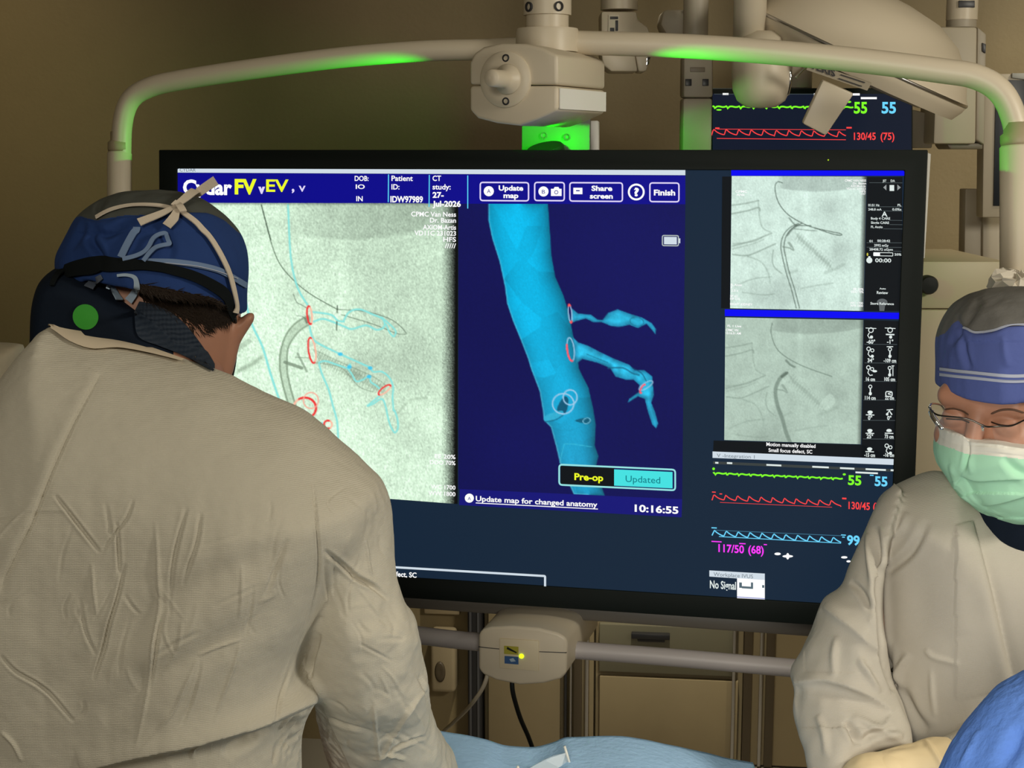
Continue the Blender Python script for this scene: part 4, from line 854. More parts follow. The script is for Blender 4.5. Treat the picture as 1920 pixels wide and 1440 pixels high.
SC.polys([SC.disc(1458, 1038.5, 6, 2.5), SC.disc(1477, 1043, 3, 6), SC.disc(1477, 1043, 10, 2.5), SC.disc(1583, 1045, 6, 2.2), SC.disc(1591, 1052.5, 4, 2), SC.disc(1629, 982, 2, 1.5)], E_white, vs, O + .003, 'trace_mark')
wb = SC.polys([[(1330, 1069.5), (1434, 1075.5), (1434, 1088), (1330, 1081)]], E_bar, mon, O + .002, 'title_bar'); T('Workplace IVUS', 1338, 1080, 1412, 7, E_inkdk, wb, .0, 'title_text')
T('No Signal', 1331, 1102.5, 1380, 14, E_tx, wb, .02, 'signal_text'); wq = SC.polys([[(1382, 1084), (1434, 1087.5), (1434, 1124), (1382, 1121.5)]], E_white, mon, O + .0025, 'preview_tile')
SC.polys([SC.rect(1386, 1092, 1391, 1102), SC.rect(1391, 1099, 1410, 1103), SC.rect(1408, 1092, 1412, 1104), SC.rect(1429, 1097, 1433, 1102)], emat('px_tile_dark', (85, 105, 115)), wq, O + .003, 'preview_detail'); SC.polys([SC.rect(1382, 1118.5, 1434, 1120)], emat('px_tile_line', (120, 130, 200)), wq, O + .003, 'preview_detail')

# ================================================================== second screen behind, upper right
D2 = 3.25; P2 = np.array([0, D2, 0.]); n2 = np.array([0, -1., 0])
def M2(px, py, off=0.0): return onplane(np.asarray(px, float), np.asarray(py, float), P2 + n2 * off, n2)
b0 = M2(1525, 420); mon2 = thing('display_monitor', 'smaller dark vital-signs screen hanging behind the large one at upper right', 'monitor', b0)
S2 = Screen(M2, True)
bx = np.array([(1300, 165), (1712, 165), (1712, 430), (1300, 430)]); bevel(solo('casing', prism(M2(bx[:, 0], bx[:, 1]), -n2 * .05), M_bezel, mon2), .004)
s2 = S2.polys([[(1336, 176), (1709, 176), (1709, 408), (1336, 408)]], emat('px_second', (22, 28, 44)), mon2, .001, 'screen')
ax = M2(1500, 150, -.03); solo('hanger_pole', tube([ax + np.array([0, .02, -.02]), np.array([ax[0], ax[1] + .02, 2.8])], .03, 20), M_cream, mon2, True)
def T2(body, xl, yb, xr_, cap, m, bold=.02, name='vital_value'): return S2.text(body, xl, yb, xr_, cap, m, s2, .003, bold, name)
trace(1336, 200, 1600, 201, ecg, 24, 3.2, E_green, s2, 3, 'trace_line', S2, .003); S2.polys([S2.disc(1348, 206, 5, 1.5), S2.disc(1592, 191, 4, 2)], E_green, s2, .003, 'trace_mark')
T2('55', 1601, 212, 1626, 20, E_green, .03); T2('55', 1653, 212, 1680, 20, E_sky, .03)
trace(1334, 254, 1586, 258, art, 23.5, 12, E_red, s2, 1.9, 'trace_line', S2, .003); S2.polys([S2.rect(1341, 239, 1349, 242), S2.rect(1587, 238, 1597, 241)] + S2.strip([(1345, 242), (1586, 243.5)], 1) + S2.strip([(1344, 259.5), (1586, 262)], 1.2), E_red, s2, .003, 'trace_mark')
T2('130/45', 1601, 262, 1642, 13, E_red); T2('(75)', 1651, 262, 1677, 13, E_red)
for q_ in ((1355, 174.5, 1366, 178), (1526, 175, 1533, 179), (1588, 175, 1612, 179), (1614, 182, 1644, 186)): S2.polys([S2.rect(*q_)], E_white, s2, .003, 'status_mark')
S2.polys([S2.rect(1339, 176, 1530, 176.8)], E_linegrey, s2, .003, 'status_rule') #; S2.polys([S2.rect(1339, 176, 1530, 176.8)], E_linegrey, s2, .003, 'status_mark'); S2.polys([S2.rect(1644, 190, 1652, 192)], E_sky, s2, .003, 'trace_mark')

# ================================================================== ceiling equipment in the background
def cyl(name, px, y0, y1, d, rpx, m, par, seg=28, top=None):
    """upright cylinder seen around column px, from row y0 (top) to y1 (bottom)"""
    a = W(px, y1, d); z1 = W(px, y0, d)[2] if top is None else top; r = rpx * d / F
    return autosmooth(solo(name, lathe((a[0], a[1], a[2]), (0, 0, 1), [(r, 0), (r, z1 - a[2])], seg), m, par))
def pbox(name, poly, d, depth, m, par, bev=.004, nrm=None):
    p = np.asarray(poly, float); q = W(p[:, 0], p[:, 1], d); return bevel(solo(name, prism(q, np.array([0, depth, 0]) if nrm is None else nrm), m, par), bev)
# surgical lamp, upper right
LD = 2.95
lc = W(1606, 103, LD)
lamp = thing('surgical_lamp', 'large cream dish-shaped surgical lamp tilted at upper right behind the arch tube', 'surgical lamp', lc)
ax = np.array([.40, -.16, .90]); ax /= np.linalg.norm(ax)
R_ = .232
prof = [(R_ * .70, -.036), (R_ * .94, -.034), (R_ * .985, -.016), (R_, -.004), (R_ * .995, .004), (R_ * .97, .010), (R_ * .93, .030), (R_ * .86, .055), (R_ * .72, .088), (R_ * .5, .112), (R_ * .22, .122), (.01, .124)]
dsh = autosmooth(solo('lamp_head', lathe(lc, ax, prof, 64), M_cream, lamp), 50)
solo('lamp_window', lathe(lc - ax * .036, -ax, [(R_ * .69, 0), (R_ * .66, .004), (.004, .006)], 48), mat('lamp_glass', (.20, .18, .15), .2), lamp, True)
solo('rim_band', lathe(lc - ax * .004, ax, [(R_ * 1.004, 0), (R_ * 1.008, .003), (R_ * 1.002, .006)], 64), M_metal, lamp, True)
# label plate on the rim with lettering
lx = np.array([.90, .06, -.42]); lx -= ax * (lx @ ax); lx /= np.linalg.norm(lx); lyv = np.cross(ax, lx); 
if lyv[1] > 0: lyv = -lyv
def lampP(px, py, off=0.0):
    P0 = lc + lyv * (R_ * .98 + off) ; return onplane(np.asarray(px, float), np.asarray(py, float), P0, lyv)
SL = Screen(lampP, True)
SL.polys([[(1518, 116), (1634, 156), (1626, 170), (1512, 131)]], mat('lamp_plate', (.34, .29, .21), .5), lamp, .003, 'name_plate')
SL.text('STERIS', 1510, 124, 1566, 12, M_dark, lamp, .005, .03, 'name_text', .36)
SL.polys(SL.strip([(1576, 140), (1622, 155)], 2) + SL.strip([(1572, 147), (1616, 162)], 2), M_dark, lamp, .005, 'vent_line')
hp = np.array([(1543, 150), (1602, 176), (1549, 255), (1505, 232)]); q = lampP(hp[:, 0], hp[:, 1], .03); bevel(solo('sterile_handle', prism(q, -lyv * .018), M_cream, lamp), .004)
# its arm : post with rounded knuckle
ad = 2.85
kn_ = W(1428, 150, ad)
rr = 30 * ad / F
solo('arm_post', tube([W(1404, 118, ad), np.array([W(1404, 118, ad)[0], ad, 2.8])], rr, 28), M_cream, lamp, True)
rk = 55 * ad / F
pr = [(.002, -.052), (rk * .5, -.050), (rk * .8, -.038), (rk * .96, -.018), (rk, .01), (rk, .05), (rk * .92, .075), (rk * .6, .088), (.002, .09)]
autosmooth(solo('knuckle', lathe(kn_, (0, 0, 1), pr, 40), M_cream, lamp), 60)
solo('yoke', tube([W(1440, 128, ad), W(1490, 118, ad + .02), lc + lyv * .12 - lx * R_ * .5], [.028, .022, .02], 18), M_cream, lamp, True)
solo('trim_edge', tube(smoothpoly([W(1481, 132, ad - .03), W(1482, 152, ad - .03), W(1477, 178, ad - .02)], 5), .003, 8), M_chrome, lamp, True)
solo('trim_edge', tube(smoothpoly([W(1520, 118, ad - .04), W(1505, 132, ad - .04), W(1492, 146, ad - .04)], 5), .0025, 8), M_chrome, lamp, True)
# ceiling arm left of it
ad = 3.1; a0 = W(1165, 135, ad); arm = thing('ceiling_arm', 'cream ceiling arm with a printed label, right of the top joint housing', 'ceiling arm', a0)
cyl('arm_post', 1161, -10, 19, ad, 34, M_cream, arm, top=2.8)
pbox('arm_body', [(1127, 21), (1193, 21), (1197, 38), (1214, 50), (1221, 66), (1222, 110), (1127, 104)], ad - .03, .09, M_cream, arm, .005)
pbox('arm_shoe', [(1127, 96), (1190, 98), (1196, 134), (1146, 134), (1130, 122)], ad - .04, .1, M_cream, arm, .004)
pbox('arm_shoe_tip', [(1190, 98), (1222, 98), (1212, 134), (1197, 134)], ad - .035, .09, M_cream, arm, .004)
pbox('glint', [(1213, 100), (1221, 104), (1217, 120), (1211, 124)], ad - .038, .004, M_chrome, arm, .001)
lb = pbox('label_plate', [(1141, 28), (1161, 28), (1160, 66), (1140, 66)], ad - .032, .003, mat('label_cream', (.72, .66, .52), .6), arm, .0005)
pbox('label_mark', [(1144, 31), (1159, 31), (1159, 36), (1144, 36)], ad - .033, .002, M_dark, lb, 0.0002); pbox('label_mark', [(1144, 52), (1152, 52), (1152, 59), (1144, 59)], ad - .033, .002, M_dark, lb, .0002); pbox('label_mark', [(1154, 38), (1159, 38), (1159, 58), (1154, 58)], ad - .033, .002, M_dark, lb, .0002)
# ceiling column with collar
ad = 3.05; a0 = W(1309, 300, ad); colm = thing('ceiling_column', 'slim grey ceiling column with two dark collar windows left of the hanging lamp', 'ceiling column', a0)
M_col = mat('column_grey', (.40, .35, .27), .5)
pbox('lower_sleeve', [(1281, 184), (1336, 184), (1334, 300), (1279, 300)], ad - .03, .06, M_col, colm, .005)
pbox('collar', [(1282, 104), (1337, 104), (1337, 183), (1281, 183)], ad - .032, .064, M_col, colm, .006)
for x0 in (1285, 1317): pbox('collar_window', [(x0, 148), (x0 + 12, 148), (x0 + 12, 161), (x0, 161)], ad - .034, .004, M_dark, colm, .001)
pbox('collar_plate', [(1294, 126), (1322, 126), (1322, 135), (1294, 135)], ad - .034, .004, mat('plate_brown', (.22, .18, .13), .5), colm, .001)
cyl('upper_post', 1303, 10, 112, ad + .01, 23, M_col, colm, top=2.8)
pbox('mounting_head', [(1244, 18), (1322, 18), (1326, 40), (1318, 66), (1252, 70), (1238, 46)], ad + .09, .09, M_col, colm, .008); pbox('head_slot', [(1281, 19), (1316, 19), (1316, 25), (1281, 25)], ad + .085, .006, M_dark, colm, .001)
# supply head at far right
ad = 3.35; a0 = W(1795, 275, ad); sup = thing('supply_pendant', 'boxy cream supply pendant hanging from a round neck at upper right', 'ceiling pendant', a0)
cyl('neck', 1803, -5, 38, ad + .03, 28, M_cream, sup, top=2.8); cyl('neck_ring', 1802, 36, 52, ad + .03, 27, M_col, sup)
pbox('collar_slot', [(1798, 1), (1828, 1), (1828, 14), (1798, 14)], ad - .005, .006, M_dark, sup, .001)
pbox('housing', [(1758, 50), (1833, 50), (1830, 270), (1750, 270)], ad - .03, .12, mat('pendant_cream', (.50, .44, .33), .5), sup, .006)
pbox('side_panel', [(1833, 50), (1850, 64), (1846, 272), (1830, 262)], ad - .02, .10, M_col, sup, .004); pbox('side_slot', [(1842, 80), (1849, 83), (1848, 100), (1842, 96)], ad - .024, .006, M_dark, sup, .001)
pbox('under_tray', [(1775, 270), (1843, 268), (1843, 280), (1782, 280)], ad - .01, .10, mat('tray_brown', (.17, .14, .10), .5), sup, .003)
pbox('rear_box', [(1710, 205), (1752, 215), (1748, 278), (1710, 278)], ad + .05, .06, M_col, sup, .004)
# slim wall screen, far right
ad = 3.5; a0 = W(1872, 410, ad); ws = thing('wall_screen', 'narrow dark blue wall screen in a grey frame at the far right edge', 'screen', a0)
pbox('frame', [(1845, 138), (1935, 138), (1935, 408), (1842, 408)], ad, .05, M_col, ws, .004); pbox('panel', [(1868, 150), (1930, 150), (1930, 386), (1863, 386)], ad - .004, .006, mat('panel_navy', (.010, .014, .022), .35), ws, .001); pbox('status_edge', [(1898, 137), (1930, 137), (1930, 150), (1898, 146)], ad - .006, .006, mat('edge_grey', (.3, .3, .28), .5), ws, .001)
ad = 3.62; a0 = W(1830, 600, ad); wp = thing('wall_bracket', 'grey upright bracket plate below the narrow wall screen', 'bracket', a0)
pbox('plate', [(1810, 354), (1842, 354), (1842, 600), (1806, 600)], ad, .05, M_col, wp, .004); pbox('plate', [(1843, 400), (1900, 400), (1900, 600), (1842, 600)], ad - .01, .05, M_col, wp, .004)
# equipment cabinet at right
ad = 3.15; a0 = W(1800, 1000, ad)
cabt = thing('equipment_cabinet', 'cream equipment cabinet with a round black knob behind the right person', 'cabinet', (a0[0], ad, 0))
M_eq = mat('cabinet_cream', (.56, .48, .33), .5)
def cab(name, x0, x1, y0, y1, d, dep, m, z0=None):
    q = W(np.array([x0, x1, x1, x0]), np.array([y0, y0, y1, y1]), d); q[:2, 2] = q[:2, 2].mean(); q[2:, 2] = q[2:, 2].mean() if z0 is None else z0
    q[0, 0] = q[3, 0]; q[1, 0] = q[2, 0]; return bevel(solo(name, prism(q, np.array([0, dep, 0])), m, cabt), .005)
cab('top_panel', 1690, 1884, 490, 579, ad, .4, M_eq); cab('lower_panel', 1690, 1884, 580.5, 1000, ad, .4, M_eq, 0.0)
kb = W(1737, 533, ad); autosmooth(solo('knob', lathe(kb + np.array([0, .0, 0]), (0, -1, 0), [(.020, 0), (.020, .02), (.017, .026), (.002, .027)], 28), M_black, cabt))
# crumpled plastic on the right post
pz = MP(1905, 530, .03); bg_ = MB()
v, f = lathe(pz, (.2, -.3, 1), [(.004, -.02), (.034, -.016), (.036, .002), (.030, .012), (.004, .016)], 22); v = np.array(v); v += rng.normal(0, .0035, v.shape); v[:, 0] = pz[0] + (v[:, 0] - pz[0]) * 1.2
tag(mesh('plastic_wrap', v, f, mat('wrap', (.72, .66, .56), .3)), 'crumpled clear plastic wrap around the right frame post above the cap', 'plastic wrap')
# padded backrest at the far left edge
q = [(-90, 640), (-20, 642), (22, 644), (42, 652), (38, 700), (30, 1000), (-90, 1000)]
a0 = W(-20, 1000, 2.0); pt_ = thing('padded_stand', 'tan padded backrest peeking out behind the left person shoulder', 'backrest', (a0[0], 2.0, 0))
g = Grid((a0[0] - .12, 1.9, .9), (a0[0] + .16, 2.1, 1.6), .006); f_ = g.inflate(q, lambda y: 2.0, .03, .05, 3); g.net(f_, 'cushion', mat('cushion_tan', (.34, .29, .20), .8), pt_)
solo('stand_post', tube([(a0[0], 2.0, 0), (a0[0], 2.0, 1.2)], .025, 16), M_dark, pt_, True); solo('stand_base', lathe((a0[0], 2.0, 0), (0, 0, 1), [(.16, 0), (.16, .02), (.03, .04)], 28), M_dark, pt_)

# ================================================================== people
def joined(name, parts, m, parent=None):
    V = []; Q = []; n = 0
    for o in parts:
        v = co(o) + wloc(o); q = np.empty(len(o.data.polygons) * 4, np.int32); o.data.polygons.foreach_get('vertices', q); V.append(v); Q.append(q.reshape(-1, 4) + n); n += len(v)
        me = o.data; bpy.data.objects.remove(o); bpy.data.meshes.remove(me)
    return fastmesh(name, np.concatenate(V), np.concatenate(Q), m, parent, True)
def dint(*pts):
    a = np.array(pts, float); return lambda y: float(np.interp(y, a[:, 0], a[:, 1]))
def patch(t, top, bot, nu, nv, lift, name, m, parent, sm=6, thick=.001):
    """cloth panel lying on a surface, between an upper and a lower outline"""
    def res(L): L = smoothpoly(L, sm) if len(L) > 2 else np.asarray(L, float); s = np.r_[0, np.cumsum(np.hypot(*np.diff(L, axis=0).T))]; u = np.linspace(0, s[-1], nu); return np.stack([np.interp(u, s, L[:, 0]), np.interp(u, s, L[:, 1])], 1)
    A, B = res(top), res(bot); P = []; last = None
    for j in range(nv):
        for i in range(nu):
            q = A[i] + (B[i] - A[i]) * j / (nv - 1); h = hit(t, *q)
            if h[0] is not None and (last is None or abs(h[0].y - last[1]) < .08): p = np.array(h[0]) + np.array(h[1]) * lift; last = np.array(h[0])
            else: p = W(*q, last[1] if last is not None else 1.6) - np.array([0, lift, 0])
            P.append(p)
    P = np.array(P); k = nu * nv; f = [[j * nu + i, j * nu + i + 1, (j + 1) * nu + i + 1, (j + 1) * nu + i] for j in range(nv - 1) for i in range(nu - 1)]
    back = P + np.array([0, 2 * thick, 0]); F2 = [[q + k for q in r[::-1]] for r in f]
    rim = [i for i in range(nu)] + [j * nu + nu - 1 for j in range(1, nv)] + [(nv - 1) * nu + i for i in range(nu - 2, -1, -1)] + [j * nu for j in range(nv - 2, 0, -1)]
    F3 = [[rim[i], rim[i - 1], rim[i - 1] + k, rim[i] + k] for i in range(len(rim))]
    return autosmooth(mesh(name, np.concatenate([P, back]), f + F2 + F3, m, parent), 50)
def strands(t, poly, n, direc, ln, name, m, parent, dens=None, w=.00045):
    P = np.asarray(poly, float); b = MB(); lo, hi = P.min(0), P.max(0); got = 0; tries = 0
    while got < n and tries < n * 20:
        tries += 1; x, y = lo + rng.random(2) * (hi - lo)
        if poly_sd(P, np.array([x]), np.array([y]))[0] < 0: continue
        if dens is not None and rng.random() > dens(x, y): continue
        h = hit(t, x, y)
        if h[0] is None: continue
        p, nn = np.array(h[0]), np.array(h[1]); q = W(x + direc[0] * 10, y + direc[1] * 10, p[1]) - p; q -= nn * (q @ nn); q /= np.linalg.norm(q)
        q = q + .35 * rng.standard_normal(3); q -= nn * (q @ nn) * .9; L = ln * (.6 + .6 * rng.random()); s = np.cross(q, nn); s /= np.linalg.norm(s)
        a, m_, e = p + nn * .0002, p + q * L * .5 + nn * .0022, p + q * L + nn * .0016
        b.add([a - s * w, a + s * w, a + nn * w, m_ - s * w, m_ + s * w, m_ + nn * w, e], [(0, 1, 4, 3), (1, 2, 5, 4), (2, 0, 3, 5), (3, 4, 6), (4, 5, 6), (5, 3, 6), (0, 2, 1)]); got += 1
    return b.build(name, m, parent)
def glove_hand(name, wrist, fwd, palm, m, parent, curl=.5, rw=.03, side=1):
    """palm, four unequal bent fingers and a thumb, grown as one skin"""
    wrist, fwd, palm = [np.array(v, float) for v in (wrist, fwd, palm)]; fwd /= np.linalg.norm(fwd); palm -= fwd * (palm @ fwd); palm /= np.linalg.norm(palm); lat = np.cross(fwd, palm) * side
    g = Grid(wrist - .17, wrist + .17, .0035); kn = wrist + fwd * .095
    f = g.cone(wrist - fwd * .02, wrist + fwd * .01, rw, rw * .92)
    for k in (-1.0, -.33, .33, 1.0): f = smin(f, g.cone(wrist + lat * k * .014, kn + lat * k * .028, .017, .0125), .014)
    for k, L in ((-1.0, .074), (-.33, .086), (.33, .080), (1.0, .062)):
        p = kn + lat * k * .028; d = fwd * math.cos(curl) + palm * math.sin(curl) + lat * k * .06; r = .0098
        for s, fr in enumerate((.45, .32, .26)):
            q = p + d * L * fr; f = smin(f, g.cone(p, q, r, r * .93), .004); p, r = q, r * .93; a = curl * (1 + .8 * (s + 1)); d = fwd * math.cos(a) + palm * math.sin(a)
    p = wrist + fwd * .03 - lat * .026; q = p + fwd * .035 - lat * .028 + palm * .022; f = smin(f, g.cone(p, q, .016, .0115), .012); f = smin(f, g.cone(q, q + fwd * .03 + palm * .012 - lat * .004, .011, .009), .004)
    return g.net(f, name, m, parent, 1)
def shoe_leg(g, hip, knee, ank, toe):
    f = g.cone(hip, knee, .085, .060); f = smin(f, g.cone(knee, ank, .058, .042), .02); f = smin(f, g.cone((ank[0], ank[1] + .0, .048), (toe[0], toe[1], .04), .048, .040), .03); return f

# ------------------------------------------------------------------ left person, back to us
HD = 1.66
hl = Grid(W(60, 730, HD) + [-.02, -.14, -.06], W(490, 340, HD) + [.02, .14, .02], .003)
f = hl.inflate([(262, 440), (400, 440), (446, 520), (449, 600), (445, 640), (434, 690), (418, 722), (380, 760), (300, 780), (170, 750), (120, 640), (112, 560), (118, 480), (180, 430)], lambda y: HD, .085, .088)
ear = hl.inflate([(473, 586), (478, 592), (474, 605), (462, 624), (450, 645), (443, 672), (436, 700), (428, 714), (417, 706), (408, 680), (408, 655), (416, 630), (428, 608), (445, 600), (458, 591), (466, 586)], lambda y: HD - .012, .011, .013, 6)
f = smin(f, ear, .006)
f = smin(f, hl.inflate([(79, 572), (86, 563), (104, 562), (110, 590), (100, 606), (90, 602), (82, 590)], lambda y: HD - .01, .010, .010, 6), .004)
head = hl.net(f, 'head_', M_skin, None, 2)
bl = Grid((-.80, 1.22, -.01), (.02, 1.98, 1.60), .012)
f = bl.cone((-.36, 1.50, 1.02), (-.37, 1.48, 1.32), .125, .13); f = smin(f, bl.cone((-.37, 1.50, 1.36), W(300, 640, HD), .10, .065), .05)
f = smin(f, bl.cone((-.37, 1.50, .92), (-.36, 1.50, 1.05), .14, .12), .05)
for s, fx in ((-1, .02), (1, -.02)): f = smin(f, shoe_leg(bl, (-.37 + s * .085, 1.50, .90), (-.37 + s * .10, 1.50, .50), (-.37 + s * .11, 1.53, .09), (-.37 + s * .13, 1.68, .04)), .02)
sh_r, el_r, wr_r = W(630, 1000, 1.49), W(690, 1240, 1.51), W(770, 1490, 1.70)
f = smin(f, bl.cone((-.3, 1.50, 1.38), sh_r, .06, .042), .03); f = smin(f, bl.cone(sh_r, el_r, .040, .036), .02); f = smin(f, bl.cone(el_r, wr_r, .034, .026), .02)
sh_l = np.array([-.60, 1.52, 1.40]); el_l = np.array([-.66, 1.62, 1.16]); wr_l = np.array([-.52, 1.84, 1.05])
f = smin(f, bl.cone((-.40, 1.50, 1.42), sh_l, .07, .055), .04); f = smin(f, bl.cone(sh_l, el_l, .048, .042), .02); f = smin(f, bl.cone(el_l, wr_l, .040, .028), .02)
body = bl.net(f, 'body_', M_skin, None, 2)
man = tag(joined('person', [head, body], M_skin), 'person seen from behind in tan surgical gown and blue cap, leaning towards the screen', 'person')
# gown
dT = dint((560, 1.50), (650, 1.50), (760, 1.49), (950, 1.46), (1150, 1.445), (1440, 1.44), (2300, 1.50), (3000, 1.5))
gl = Grid((-.86, 1.27, .30), (.0, 1.96, 1.64), .0052)
torso = [(93, 610), (60, 640), (20, 690), (-40, 780), (-110, 900), (-170, 1050), (-190, 1300), (-170, 1700), (-150, 2300), (-160, 2750), (640, 2750), (610, 2300), (575, 1800), (564, 1440), (575, 1350), (596, 1312), (575, 1280), (560, 1255), (566, 1215), (588, 1170), (640, 1080), (700, 990), (716, 914), (682, 870), (642, 833), (600, 796), (560, 768), (500, 741), (430, 706), (385, 690), (335, 676), (270, 660), (210, 645), (130, 624)]
f = gl.inflate(torso, dT, .135, .125)
dA = dint((820, 1.49), (1000, 1.485), (1150, 1.48), (1290, 1.52), (1440, 1.64), (1560, 1.74))
arm_poly = [(640, 850), (690, 886), (720, 916), (734, 958), (740, 1030), (744, 1100), (758, 1138), (777, 1166), (788, 1215), (793, 1252), (803, 1290), (808, 1330), (818, 1362), (845, 1408), (862, 1450), (868, 1510), (800, 1560), (690, 1530), (628, 1450), (604, 1380), (590, 1310), (572, 1268), (568, 1200), (586, 1100), (590, 1000), (604, 900)]
f = smin(f, gl.inflate(arm_poly, dA, .075, .078), .012)
f = smin(f, gl.cone((-.60, 1.50, 1.40), (-.68, 1.62, 1.17), .085, .080), .05); f = smin(f, gl.cone((-.68, 1.62, 1.17), (-.54, 1.83, 1.06), .075, .055), .03)
gown = gl.net(f, 'surgical_gown', M_gown, man, 3, 1)
crinkle(gown, .0016, 13); crinkle(gown, .0011, 1, lambda x, y: np.clip((y - 880) / 120, 0, 1) * np.clip((600 - x) / 60, 0, 1), (44, 14, 9)); crinkle(gown, .0006, 1, None, (60, 60, 60)); crinkle(gown, .0046, 16, lambda x, y: np.clip((x - 600) / 80, 0, 1) * np.clip((y - 900) / 150, 0, 1), (1, 1, .8)); crinkle(gown, .0022, 42, lambda x, y: np.clip((x - 610) / 60, 0, 1) * np.clip((y - 1050) / 150, 0, 1), (1, 1, 1))
L = [([(187, 700), (150, 770), (128, 815), (95, 890), (60, 980), (20, 1060), (0, 1105)], .004, 3.5, 'valley'), ([(187, 700), (150, 770), (128, 815), (95, 890), (60, 980), (20, 1060), (0, 1105), (-40, 1190)], -.006, 7, 'step'),
     ([(102, 927), (140, 975), (188, 1037)], .0045, 5, 'valley'), ([(219, 978), (222, 1030), (224, 1078)], .0045, 5, 'valley'), ([(234, 1056), (222, 1115), (205, 1170), (190, 1225), (175, 1275)], .006, 5, 'valley'),
     ([(291, 975), (296, 1050), (298, 1125), (288, 1200), (280, 1270), (268, 1340), (255, 1400)], .0045, 5, 'ridge'), ([(300, 1165), (290, 1230), (276, 1300)], .004, 5, 'valley'),
     ([(350, 950), (330, 1030), (318, 1110)], .0035, 6, 'valley'), ([(376, 960), (368, 1020), (340, 1100)], .0035, 6, 'valley'), ([(250, 935), (238, 970), (215, 1000), (190, 1035)], .0035, 5, 'valley'),
     ([(172, 1055), (176, 1110), (182, 1155)], .003, 4, 'ridge'), ([(150, 1120), (160, 1180), (178, 1230)], .002, 5, 'valley'),
     ([(0, 1228), (28, 1258), (70, 1283), (110, 1320), (140, 1355)], .004, 5, 'valley'), ([(0, 1372), (25, 1395), (40, 1428)], .004, 5, 'ridge'),
     ([(20, 1352), (100, 1295), (182, 1233), (255, 1175), (328, 1120), (420, 1075), (500, 1036), (570, 985)], .0035, 26, 'valley'), ([(190, 1352), (250, 1308), (302, 1266), (394, 1215), (474, 1171), (540, 1120)], .0035, 24, 'valley'),
     ([(372, 1232), (410, 1215), (455, 1200)], .003, 4, 'ridge'), ([(372, 1235), (345, 1290), (320, 1340), (262, 1408)], .003, 5, 'ridge'), ([(452, 1205), (430, 1270), (400, 1355)], .003, 5, 'ridge'), ([(378, 1240), (360, 1310), (340, 1360)], .0025, 5, 'valley'),
     ([(565, 1190), (545, 1250), (520, 1320), (505, 1370)], .003, 5, 'valley'), ([(540, 1010), (520, 1060), (495, 1120)], .003, 7, 'valley'), ([(455, 1060), (452, 1120), (448, 1160)], .0025, 5, 'ridge'),
     ([(150, 1446), (260, 1418), (365, 1396), (440, 1376), (492, 1361), (545, 1338), (598, 1314)], .024, 14, 'step'), ([(430, 1432), (480, 1400), (530, 1372)], .006, 10, 'valley'), ([(360, 1440), (375, 1405), (385, 1395)], .004, 5, 'ridge'), ([(545, 1400), (530, 1440)], .004, 6, 'valley'),
     ([(586, 900), (592, 960), (598, 1045), (592, 1110), (572, 1180)], .0035, 4, 'valley'), ([(607, 1032), (640, 1058), (670, 1084), (700, 1100), (729, 1125)], .008, 7, 'valley'), ([(684, 1000), (690, 1050), (698, 1085)], .003, 4, 'ridge'), ([(610, 1040), (612, 1090), (618, 1130)], .003, 6, 'valley'),
     ([(800, 1290), (770, 1330), (735, 1385), (720, 1420)], .005, 6, 'ridge'), ([(720, 1420), (745, 1400), (800, 1380)], .006, 5, 'valley'), ([(612, 1345), (650, 1360), (700, 1372)], .004, 6, 'valley'), ([(780, 1260), (800, 1300), (806, 1340)], .004, 6, 'valley'), ([(700, 1320), (706, 1380), (712, 1425)], .004, 5, 'ridge'), ([(600, 1188), (585, 1240), (580, 1275)], .006, 7, 'valley'), ([(700, 1425), (730, 1415), (760, 1425)], .005, 5, 'ridge')]
L = [(p_, a_ * .8, w_ * .62, k_) if w_ <= 8 else (p_, a_ * 1.15, w_, k_) for p_, a_, w_, k_ in L]
for n_, (x0, x1, y0, y1), ang_, ln_ in ((34, (30, 540, 930, 1330), 98, 80), (26, (610, 780, 1130, 1420), 40, 50), (16, (620, 720, 900, 1100), 75, 60)):
    for _ in range(n_):
        x, y = x0 + rng.random() * (x1 - x0), y0 + rng.random() * (y1 - y0); t = math.radians(ang_ + 28 * rng.standard_normal()); l = ln_ * (.5 + rng.random()); b_ = 8 * rng.standard_normal()
        L.append(([(x, y), (x + l * .5 * math.cos(t) + b_, y + l * .5 * math.sin(t)), (x + l * math.cos(t), y + l * math.sin(t))], .0005 + .0009 * rng.random(), 2.6 + 1.6 * rng.random(), 'valley' if rng.random() < .6 else 'ridge'))
subdivide(gown, 1)
folds(gown, L)
glove_hand('glove', W(800, 1505, 1.73), (.25, .85, -.35), (.3, .2, -.9), M_glove, man, .5, .034); glove_hand('glove', (-.535, 1.845, 1.055), (.7, .6, -.25), (.1, .3, -.9), M_glove, man, .5, .034, -1)
# collar shield
f = hl.inflate([(90, 612), (95, 545), (116, 500), (170, 484), (240, 506), (280, 534), (320, 562), (354, 594), (388, 642), (412, 692), (414, 730), (300, 735), (180, 725), (95, 660)], lambda y: HD + .01, .03, .128)
collar = hl.net(f, 'thyroid_collar', M_navy, man, 2)
